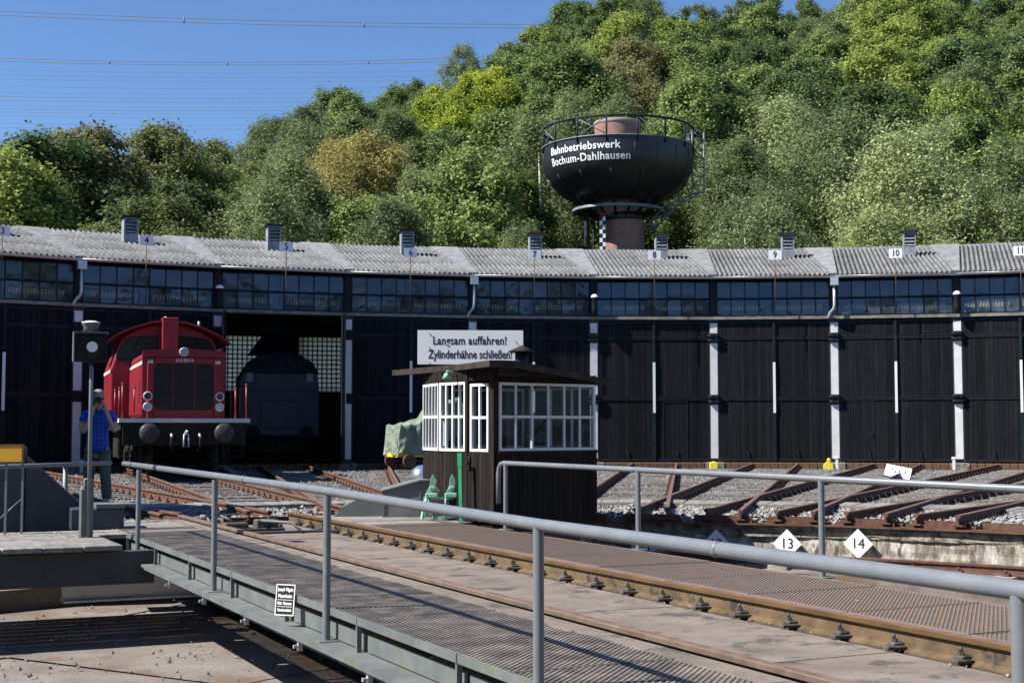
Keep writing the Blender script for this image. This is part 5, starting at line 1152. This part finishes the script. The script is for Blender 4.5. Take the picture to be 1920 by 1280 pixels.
for sx, hx_, hy, hz in ((1, .045, .24, 1.55), (-1, -.085, .25, 1.585)):
    for k in range(4): obj('finger', MB().tube([(hx_+sx*.0, hy+.0, hz-.02+k*.018), (hx_-sx*.03, hy+.035, hz-.015+k*.019), (hx_-sx*.055, hy+.03, hz-.012+k*.019)], [.009, .0085, .007], 6).mesh('finger', M_skin), parent=man)
    obj('thumb', MB().tube([(hx_, hy-.01, hz-.03), (hx_-sx*.03, hy-.04, hz-.02), (hx_-sx*.045, hy-.045, hz-.005)], [.011, .010, .008], 6).mesh('thumb', M_skin), parent=man)
cmr = thing('photo_camera', 'black photo camera held up to the face of the man', 'camera', PM @ T3(-.02, .22, 1.62))
obj('camera_body', MB().cbox(-.065, .065, -.03, .03, -.045, .04, .006).cbox(-.03, .03, -.02, .02, .0405, .065, .004).mesh('camera_body', M_letter), parent=cmr)
obj('camera_lens', MB().tube([(0, .03, 0), (0, .09, 0)], [.034, .038], 16).mesh('camera_lens', M_lensd), parent=cmr)
obj('strap', MB().tube([(.06, 0, .02), (.1, -.1, -.12), (.07, -.2, -.16)], .006, 5).mesh('strap', M_letter), parent=cmr)

# ------------------------------------------------------------------ water tower
DW = 90.0
tc_ = at(1158, 300, DW); TWX = Vector((tc_.x, tc_.y, 0)); hdw = atan2(TWX.x-CAMP.x, TWX.y-CAMP.y)
MT = F(TWX, hdw)       # local -y faces the camera
wt = thing('water_tower', 'black bowl shaped water tank with white lettering on a round brick column', 'water tower', MT)
zt = lambda y, D=DW: (805.4-y)*D/FPX*(1.0)+1.125
k_ = DW/FPX
RT_ = 141*k_; zr = zt(252, 85)        # rim radius and height
zb_ = zt(384)
prof = [(RT_, zr), (RT_*1.0, zr-.35), (RT_*.995, zr-.9)]
for i in range(1, 15):
    t = i/14*radians(66); prof.append((RT_*(.995*cos(t)**.92) if t < 1.5 else 0, zr-.9-(zr-.9-zb_)*sin(t)/sin(radians(66))))
prof = [(r, z) for r, z in prof]
tank = obj('tank', MB().lathe(prof, 96).mesh('tank', M_tank), parent=wt)
obj('tank_lip', MB().lathe([(RT_+.0, zr-.02), (RT_+.07, zr-.02), (RT_+.07, zr+.05), (RT_-.1, zr+.05), (RT_-.1, zr-.3)], 96).mesh('tank_lip', M_lattice), parent=wt)
obj('tank_cover', MB().lathe([(RT_-.1, zr-.05), (1.6, zr+.25)], 64).mesh('tank_cover', M_felt), parent=wt)
def prof_r(z):
    for (r0, z0), (r1, z1) in zip(prof, prof[1:]):
        if z1 <= z <= z0: return r0+(r1-r0)*(z0-z)/(z0-z1+1e-9)
    return prof[-1][0]
for k in range(20):   # riveted seams between the plates
    a = 2*pi*(k+.3)/20
    obj('seam', MB().tube([((r+.012)*sin(a), (r+.012)*cos(a), z) for r, z in prof[1:10]], .022, 5).mesh('seam', M_tank), parent=tank)
def wrap_text(s, size, zc, xs, a_start):
    me = text_mesh(s, size, M_lettw, xs, .0, .012, 'LEFT', 1.05); n = len(me.vertices); co = np.zeros(n*3, np.float32); me.vertices.foreach_get('co', co); co = co.reshape(-1, 3)
    out = np.zeros_like(co)
    for i in range(n):
        a = a_start+co[i, 0]/RT_; z = zc+co[i, 2]; r = prof_r(z)+.03
        out[i] = (r*sin(a), -r*cos(a), z)
    me.vertices.foreach_set('co', out.ravel()); me.update(); obj('lettering', me, parent=wt)
wrap_text('Bahnbetriebswerk', .67, zr-.60, 1.0, -1.03)
wrap_text('Bochum-Dahlhausen', .67, zr-1.28, 1.0, -1.03)
# railing round the top
zh = zr+1.22
m = MB(); pts = [(RT_*sin(2*pi*i/72), RT_*cos(2*pi*i/72), zh) for i in range(73)]; m.tube(pts, .075, 6, cap=False); obj('top_rail', m.mesh('top_rail', M_iron), parent=wt)
NP = 16
for i in range(NP):
    a = 2*pi*(i+.35)/NP; a2 = 2*pi*(i+1.35)/NP; am = (a+a2)/2
    obj('railing_post', MB().tube([((RT_+.02)*sin(a), (RT_+.02)*cos(a), zr-.35), ((RT_+.02)*sin(a), (RT_+.02)*cos(a), zh)], .065, 6).mesh('railing_post', M_iron), parent=wt)
    if i % 2 == 0:
        obj('brace', MB().tube([(RT_*sin(a), RT_*cos(a), zr+.05), (RT_*sin(a2), RT_*cos(a2), zh-.05)], .03, 5).mesh('brace', M_lattice), parent=wt)
        obj('brace', MB().tube([(RT_*sin(a), RT_*cos(a), zh-.05), (RT_*sin(a2), RT_*cos(a2), zr+.05)], .03, 5).mesh('brace', M_lattice), parent=wt)
def brick_cyl(name, R0, z0, z1, R1=None, cx=0.0):
    n = 48; R1 = R1 or R0; me_ = MB().lathe([(R0, z0), (R1, z1)], n).mesh(name, M_brick)
    uv = me_.uv_layers.new(name='UVMap')
    for p in me_.polygons:
        js = [me_.loops[l].vertex_index % n for l in p.loop_indices]
        for l in p.loop_indices:
            v = me_.vertices[me_.loops[l].vertex_index].co; j = me_.loops[l].vertex_index % n
            if max(js)-min(js) > n/2 and j == 0: j = n
            uv.data[l].uv = (j/n*2*pi*max(R0, R1), v.z)
    return obj(name, me_, MT @ T3(cx, 0, 0), wt)
brick_cyl('column_top', 43*k_, zr-.3, zt(232)); brick_cyl('column_neck', 40*k_, zt(412), zb_+.6); brick_cyl('column', 40*k_, -.2, zt(416), 39*k_, .35)
obj('column_cap', MB().lathe([(43*k_, zt(237)), (44.2*k_, zt(236)), (44.2*k_, zt(231)), (43.3*k_, zt(230)), (0, zt(230))], 48).mesh('column_cap', M_brick), parent=wt)
obj('column_ring', MB().lathe([(39*k_, zt(418)), (43*k_, zt(417)), (42*k_, zt(406)), (38*k_, zt(403))], 48).mesh('column_ring', M_tank), MT @ T3(.2, 0, 0), wt)
m = MB(); Rr = 85*k_
m.lathe([(Rr, zt(386, 87)), (Rr, zt(381, 87)), (Rr-.35, zt(380, 87)), (Rr-.35, zt(386, 87))], 72); obj('tank_walkway', m.mesh('tank_walkway', M_lattice), parent=wt)
for i in range(14):
    a = 2*pi*(i+.2)/14
    obj('strut', MB().tube([(Rr*.97*sin(a), Rr*.97*cos(a), zt(383)), (40*k_*sin(a), 40*k_*cos(a), zt(412))], .09, 6).mesh('strut', M_iron), parent=wt)
    obj('tank_rib', MB().tube([((prof_r(z)+.05)*sin(a), (prof_r(z)+.05)*cos(a), z) for z in np.linspace(zb_+.05, zb_+1.5, 5)], .07, 5).mesh('tank_rib', M_tank), parent=wt)
# lattice ladder on the right side
lad = obj('ladder_tower', MB().tube([(RT_-.1, -.5, zh-.1), (RT_-.1, -.5, zr-3.0), (RT_-1.9, -.5, zt(392)), (RT_-3.4, -.4, zt(440))], .06, 6).tube([(RT_+.65, -.5, zh-.2), (RT_+.65, -.5, zr-2.8), (RT_-1.1, -.5, zt(392)), (RT_-2.7, -.4, zt(440))], .06, 6).mesh('ladder_tower', M_lattice), parent=wt)
m = MB(); pa = [(RT_-.1, zh-.1), (RT_-.1, zr-3.0), (RT_-1.9, zt(392)), (RT_-3.4, zt(440))]; pb_ = [(RT_+.65, zh-.2), (RT_+.65, zr-2.8), (RT_-1.1, zt(392)), (RT_-2.7, zt(440))]
def along(P, f):
    L = [hypot(P[i+1][0]-P[i][0], P[i+1][1]-P[i][1]) for i in range(len(P)-1)]; d = f*sum(L)
    for i, l in enumerate(L):
        if d <= l: return (P[i][0]+(P[i+1][0]-P[i][0])*d/l, P[i][1]+(P[i+1][1]-P[i][1])*d/l)
        d -= l
    return P[-1]
for i in range(14):
    u, v = along(pa, i/14), along(pb_, i/14); u2, v2 = along(pa, (i+1)/14), along(pb_, (i+1)/14)
    m.tube([(u[0], -.5, u[1]), (v[0], -.5, v[1])], .03, 5).tube([(u[0], -.5, u[1]), (v2[0], -.5, v2[1])], .03, 5) if i % 2 == 0 else m.tube([(u[0], -.5, u[1]), (v[0], -.5, v[1])], .03, 5).tube([(v[0], -.5, v[1]), (u2[0], -.5, u2[1])], .03, 5)
    m.tube([(u[0]+.1, -1.1, u[1]), (v[0]-.0, -.5, v[1])], .022, 4)
obj('lattice_bars', m.mesh('lattice_bars', M_lattice), parent=lad, kind='stuff')
# rising pipe, small platform and level gauge
xg = (1100-1158)*k_
obj('rising_pipe', MB().tube([(xg, -.8, 0), (xg, -.8, zt(410)), (xg+.3, -.6, zt(390))], .17, 10).tube([(xg+.45, -.8, 0), (xg+.45, -.8, zt(405))], .07, 8).mesh('rising_pipe', M_iron), parent=wt)
xp = (1083-1158)*k_
obj('service_platform', MB().box(xp, xg+.2, -1.2, .2, zt(467)-.05, zt(467)).box(xp, xg, -1.2, -1.15, zt(433)-.05, zt(433)).box(xp, xp+.05, -1.2, -1.15, zt(467), zt(433)).box(xp, xg, -1.2, -1.15, zt(450)-.03, zt(450)).mesh('service_platform', M_iron), parent=wt)
gz = [zt(y) for y in np.linspace(478, 415, 9)]
xw = (1124.5-1158)*k_; gw = 5.4*k_
gg = obj('level_gauge', MB().box(xw, xw+2*gw, -1.75, -1.70, gz[0], gz[-1]).mesh('level_gauge', M_whitec), parent=wt)
for i in range(8):
    x0 = xw if i % 2 else xw+gw
    obj('black_field', MB().box(x0, x0+gw, -1.755, -1.7505, gz[i], gz[i+1]).mesh('black_field', M_letter), parent=gg)
obj('gauge_pointer', MB().ball((xw+gw, -1.75, zt(411)), .25, .1, .18).mesh('gauge_pointer', M_red), parent=gg)

# ------------------------------------------------------------------ wooded hill
FH = Vector((sin(YAW), cos(YAW), 0)); RH = Vector((cos(YAW), -sin(YAW), 0))
XS = [-400, 0, 200, 290, 350, 440, 560, 640, 740, 800, 900, 1000, 1060, 1200, 1420, 1475, 1540, 1920, 2400]
YS = [215, 200, 178, 226, 248, 236, 214, 165, 142, 118, 92, 74, 10, -20, 5, 34, -10, -40, -60]
DRI = [100, 100, 100, 102, 128, 140, 155, 165, 175, 180, 185, 190, 200, 210, 214, 214, 214, 216, 216]
HT = [18.5, 18.5, 18.5, 14, 14, 13.5, 13.5, 13.5, 13.5, 13.5, 13.5, 13.5, 14.5, 14.5, 14.5, 14.5, 14.5, 14.5, 14.5]
def hill(l, d):
    x = 960+FPX*l/np.maximum(d, 1); dr = np.interp(x, XS, DRI); h = np.interp(x, XS, HT)*.92; y = np.interp(x, XS, YS)
    zr_ = np.maximum((805-y)/FPX*dr+1.1-h, 1.0); d0 = 72.0
    f = np.clip((d-d0)/(dr-d0), 0, 1); z = zr_*f**1.05
    return np.where(d > dr, zr_-np.maximum(d-dr-25, 0)*.25, z)
dd = np.linspace(66, 330, 90); xx = np.linspace(-900, 2900, 120)
Dg, Xg = np.meshgrid(dd, xx, indexing='ij'); Lg = (Xg-960)/FPX*Dg; Zg = hill(Lg, Dg)-.4
Pg = np.stack([CAMP.x+FH.x*Dg+RH.x*Lg, CAMP.y+FH.y*Dg+RH.y*Lg, Zg], -1)
obj('wooded_hill', grid_mesh('wooded_hill', Pg[::-1], M_hill, True), kind='structure')

def crown_mesh(name, seed, R, H, nleaf, ls, mt, style='broad', nb=30):
    r = np.random.RandomState(seed); cs = []; lob = r.uniform(.72, 1.15, 7); tw = r.rand()*6.28
    for i in range(nb):
        t = r.rand()**.85; a = r.rand()*6.283
        if style == 'birch': prof_ = np.sin(pi*min(1, t*.80+.16))**.75
        else: prof_ = np.sin(pi*min(1, t*.74+.22))**.6
        lb_ = lob[int((a+tw) % 6.283/6.283*7)]
        rr = R*prof_*lb_*r.uniform(.25, 1.0)**.6; br = R*r.uniform(.10, .20)*(1.1-.35*t)
        cs.append((rr*cos(a), rr*sin(a), H*t-.1*rr, br, r.uniform(.9, 1.7) if style == 'birch' else r.uniform(.7, 1.15)))
    cs = np.array(cs); w_ = cs[:, 3]**1.6; w_ /= w_.sum(); idx = r.choice(nb, nleaf, p=w_); c = cs[idx]
    g = r.normal(size=(nleaf, 3))*.62; P = c[:, :3]+g*c[:, 3:4]*np.stack([np.ones(nleaf), np.ones(nleaf), c[:, 4]], -1)
    if style == 'birch': P[:, 2] -= r.exponential(.28, nleaf)*(r.rand(nleaf) < .5)
    out = P.copy(); out[:, 2] -= H*.42; out /= np.linalg.norm(out, axis=1)[:, None]+1e-6; gn = g/(np.linalg.norm(g, axis=1)[:, None]+1e-6)
    nrm = out*.62+gn*.5+r.normal(size=(nleaf, 3))*.6; nrm[:, 2] += .2; nrm /= np.linalg.norm(nrm, axis=1)[:, None]
    t1 = np.cross(nrm, r.normal(size=(nleaf, 3))); t1 /= np.linalg.norm(t1, axis=1)[:, None]; t2 = np.cross(nrm, t1)
    s = ls*r.uniform(.6, 1.4, nleaf)[:, None]; a2 = .55 if style != 'birch' else .42
    V = np.stack([P-t1*s, P-t2*s*a2+nrm*s*.15, P+t1*s, P+t2*s*a2-nrm*s*.1], 1).reshape(-1, 3)
    Q = np.arange(nleaf*4).reshape(-1, 4); return np_mesh(name, V, Q, mt)
def trunk_mesh(name, seed, h, R, mt, tr, n=7):
    r = random.Random(seed); m = MB(); lean = (r.uniform(-.5, .5), r.uniform(-.5, .5))
    pts = [(lean[0]*(k/5)**1.5+r.uniform(-.12, .12)*(k > 0), lean[1]*(k/5)**1.5+r.uniform(-.12, .12)*(k > 0), h*k/5*.80) for k in range(6)]
    m.tube(pts, [tr*(1-.8*k/5) for k in range(6)], 7)
    for i in range(n):
        k = r.uniform(.25, .6); b = Vector(pts[int(k*5)]); a = r.uniform(0, 6.28); L = R*r.uniform(.4, .72)
        e = b+Vector((cos(a)*L, sin(a)*L, r.uniform(.3, .7)*L)); mm = (b+e)/2+Vector((0, 0, L*.12))
        m.tube([b, mm, e], [tr*.38, tr*.25, tr*.08], 5)
    return m.mesh(name, mt)
LK = {
 'olive': ('olive green broadleaf', (0.110,0.128,0.040), (0.283,0.315,0.114), 'broad', M_bark, 4.6, 8.6),
 'russet': ('brown tinged bushy', (0.118,0.118,0.045), (0.300,0.286,0.124), 'broad', M_bark, 4.2, 8.0),
 'dark': ('dark green dense', (0.060,0.093,0.031), (0.164,0.231,0.084), 'broad', M_bark, 4.5, 9.0),
 'green': ('mid green leafy', (0.086,0.128,0.033), (0.237,0.315,0.101), 'broad', M_bark, 4.4, 8.8),
 'birch': ('grey green birch', (0.096,0.128,0.048), (0.255,0.305,0.132), 'birch', M_birch, 3.9, 10.5),
 'silver': ('silvery green willow like', (0.127,0.163,0.066), (0.319,0.379,0.167), 'birch', M_birch, 4.6, 8.8),
 'yellow': ('bright yellow green', (0.201,0.256,0.026), (0.419,0.463,0.066), 'broad', M_bark, 4.0, 9.4),
 'lime': ('pale yellowish green', (0.146,0.187,0.040), (0.328,0.394,0.097), 'broad', M_bark, 4.2, 8.8),
 'orange': ('orange brown autumn birch', (0.182,0.167,0.048), (0.365,0.335,0.114), 'birch', M_birch, 3.6, 9.5)}
TP = {}
for kn, (desc, c1, c2, sty, bark_, R, H) in LK.items():
    lm = leaf_mat('leaves_'+kn, c1, c2); TP[kn] = []
    for v in range(1 if kn in ('yellow', 'orange') else (2 if kn in ('lime', 'russet', 'silver') else 3)):
        sd = sum(map(ord, kn))*7+v*13
        TP[kn].append((crown_mesh('crown', sd, R, H, 40000 if sty == 'birch' else 40000, .095 if sty == 'birch' else .108, lm, sty, 110 if sty == 'birch' else 95), trunk_mesh('trunk', sd, H*.95+4, R*.9, bark_, .20 if sty == 'birch' else .26), R, H))
def kind_for(x, y):
    r = random.random()
    if x < 360:
        if y > 330: return 'dark' if r < .15 else ('lime' if x < 60 and y < 400 else 'olive')
        return 'russet' if r < .35 else ('olive' if r < .85 else 'green')
    if x < 740:
        if 590 < x < 690 and 330 < y < 450: return 'orange'
        return 'birch' if r < .62 else ('olive' if r < .78 else 'green' if r < .9 else 'dark')
    if x < 1010:
        if 820 < x < 930 and 195 < y < 350: return 'yellow'
        return 'birch' if r < .45 else ('green' if r < .8 else 'dark')
    if x < 1300:
        if y < 130: return 'green' if r < .35 else ('birch' if r < .6 else ('lime' if r < .75 else 'dark'))
        if 1130 < x < 1260 and y < 230: return 'russet'
        return 'birch' if r < .35 else ('green' if r < .9 else 'lime')
    if y < 300:
        if 1650 < x < 1800: return 'lime' if r < .8 else 'green'
        return 'dark' if r < .5 else ('green' if r < .8 else 'birch')
    return 'silver' if r < .55 else ('birch' if r < .8 else 'green')
NUMS = ['three', 'four', 'five', 'six', 'seven', 'eight', 'nine', 'ten', 'eleven']
def where(x, y):
    i = min(8, max(0, int((x+110)/228))); row = 'at the skyline' if y < 60 else None
    return NUMS[i]
placed = []; cnt = 0; d = 80.0; rowi = 0; used_l = {}
def add_tree(kn, l, d, hs=1.0, ws=1.0, ht=None):
    global cnt
    z = float(hill(np.array([l]), np.array([d]))[0]); x = 960+FPX*l/d; htv = float(np.interp(x, XS, HT)) if ht is None else ht
    cr, tk, R, H = random.choice(TP[kn]); s = htv/(H+3.2)*hs
    pos = Vector((CAMP.x, CAMP.y, 0))+FH*d+RH*l; yc = 805-(z+(htv*.62)-1.1)/d*FPX
    M = F((pos.x, pos.y, z-.3), random.uniform(0, 6.28)) @ Matrix.Diagonal((s*ws, s*ws, s, 1))
    band = 'lowest on the hill' if d < 92 else ('low on the hill' if d < 112 else ('below mid hill' if d < 135 else ('at mid hill' if d < 160 else ('above mid hill' if d < 188 else 'high on the hill'))))
    if x < -10 or x > 1930: wh = 'outside the frame'
    else: wh = 'above door '+where(x, yc)
    f_ = ((x+110)/228) % 1; sd_ = '' if wh[0] == 'o' else (', left part' if f_ < .4 else (', middle' if f_ < .6 else ', right part')); sz = 'small' if hs*ws < .88 else ('large' if hs*ws > 1.08 else 'medium')
    lb = '%s %s tree %s %s%s' % (sz, LK[kn][0], band, wh, sd_); used_l[lb] = used_l.get(lb, 0)+1
    if used_l[lb] > 1 and x > -10 and x < 1930: lb += ', ' + ('behind' if used_l[lb] == 2 else 'rearmost')
    t = thing('tree', lb, 'tree', M, 'trees on the wooded hillside')
    obj('crown', cr, M @ T3(0, 0, 3.0), t); obj('trunk', tk, M, t); cnt += 1
    return lb
while d < 217:
    x0, x1 = (-150, 2070); l0, l1 = (x0-960)/FPX*d, (x1-960)/FPX*d; l = l0+random.uniform(0, 5)
    while l < l1:
        x = 960+FPX*l/d; dr = float(np.interp(x, XS, DRI))
        if d <= dr+3 and not (1020 < x < 1340 and d < 99):
            z = float(hill(np.array([l]), np.array([d]))[0]); htv = float(np.interp(x, XS, HT)); y = 805-(z+htv*.65-1.1)/d*FPX
            add_tree(kind_for(x, y), l+random.uniform(-1, 1), d+random.uniform(-2, 2), random.uniform(.74, 1.10), random.uniform(.9, 1.3))
        l += random.uniform(6.2, 8.4)*(1.0 if d < 150 else 1.08)
    d += 7.6; rowi += 1
# the trees one picks out first
for kn, x, d_, hs, ws in (('yellow', 868, 128, 1.05, .85), ('yellow', 890, 134, 1.12, .8), ('orange', 645, 98, 1.0, .95), ('lime', 1712, 175, 1.2, 1.1), ('russet', 1190, 150, 1.0, 1.0), ('lime', 20, 84, .75, .8), ('green', 1075, 192, 1.1, 1.0)):
    add_tree(kn, (x-960)/FPX*d_, d_, hs, ws)
for k in range(26):   # trees on the far side of the yard, behind the viewer
    a = radians(148)+radians(160)*(k+random.uniform(-.3, .3))/26; rr_ = random.uniform(36, 44)
    kn = random.choice(['green', 'dark', 'olive', 'birch']); cr, tk, R, H = random.choice(TP[kn]); s = random.uniform(.95, 1.2)
    M = F((rr_*sin(a), rr_*cos(a), -.3), random.uniform(0, 6.28)) @ Matrix.Diagonal((s*1.15, s*1.15, s, 1))
    t = thing('tree', '%s tree behind the viewer, %s of the row' % (LK[kn][0], ['left end', 'left half', 'middle', 'right half', 'right end'][min(4, k//5)]), 'tree', M, 'trees across the yard outside the frame')
    obj('crown', cr, M @ T3(0, 0, 2.2), t); obj('trunk', tk, M, t)
print('TREES', cnt, 'distinct labels', len(used_l))

# ------------------------------------------------------------------ power lines in the sky
def wire(y0, ym, y1, xa, xb, D, r, lb):
    t = thing('power_line', lb, 'power line', F(at(xa, 805, D), 0), 'power lines crossing the sky'); iv_ = WM[t.name].inverted()
    pts = []
    for i in range(25):
        f = i/24; x = xa+(xb-xa)*f; y = y0*(1-f)*(1-2*f)+ym*4*f*(1-f)+y1*f*(2*f-1); pts.append(iv_ @ at(x, y, D))
    obj('wire', MB().tube(pts, r, 5).mesh('wire', M_cable), parent=t)
    return t, pts
LW_ = [((18, 44, 40, -60, 1560, 330, .085), 'highest power wire crossing the sky'), ((26, 51, 47, -60, 1560, 330, .085), 'second highest power wire just below the topmost one'),
       ((107, 117, 103, -60, 1000, 380, .085), 'power wire in the upper of the middle pair'), ((113, 122, 110, -60, 1000, 380, .085), 'power wire in the lower of the middle pair')]
for k, y in enumerate((130, 139, 147, 160)): LW_.append(((y, y+7, y+2, -60, 900, 430, .05), 'thin power wire below the middle pair, %s from its top' % ['first', 'second', 'third', 'fourth'][k]))
for k, y in enumerate((172, 180, 187, 197, 203, 209, 216, 230, 238)): LW_.append(((y, y+5, y+1, -60, 760, 470, .075 if k in (1, 2, 4) else .05), 'thin power wire low over the trees, %s from the top of its bundle' % ['first', 'second', 'third', 'fourth', 'fifth', 'sixth', 'seventh', 'eighth', 'ninth'][k]))
for k, (a_w, lb) in enumerate(LW_):
    t, pts = wire(*a_w, lb)
    if k in (0, 2):
        for i in (6, 11, 17): p = Vector(pts[i]); obj('spacer', MB().tube([p+Vector((0, 0, .3)), p-Vector((0, 0, 1.2 if k == 0 else .9))], .16, 6).mesh('spacer', M_cable), parent=t)
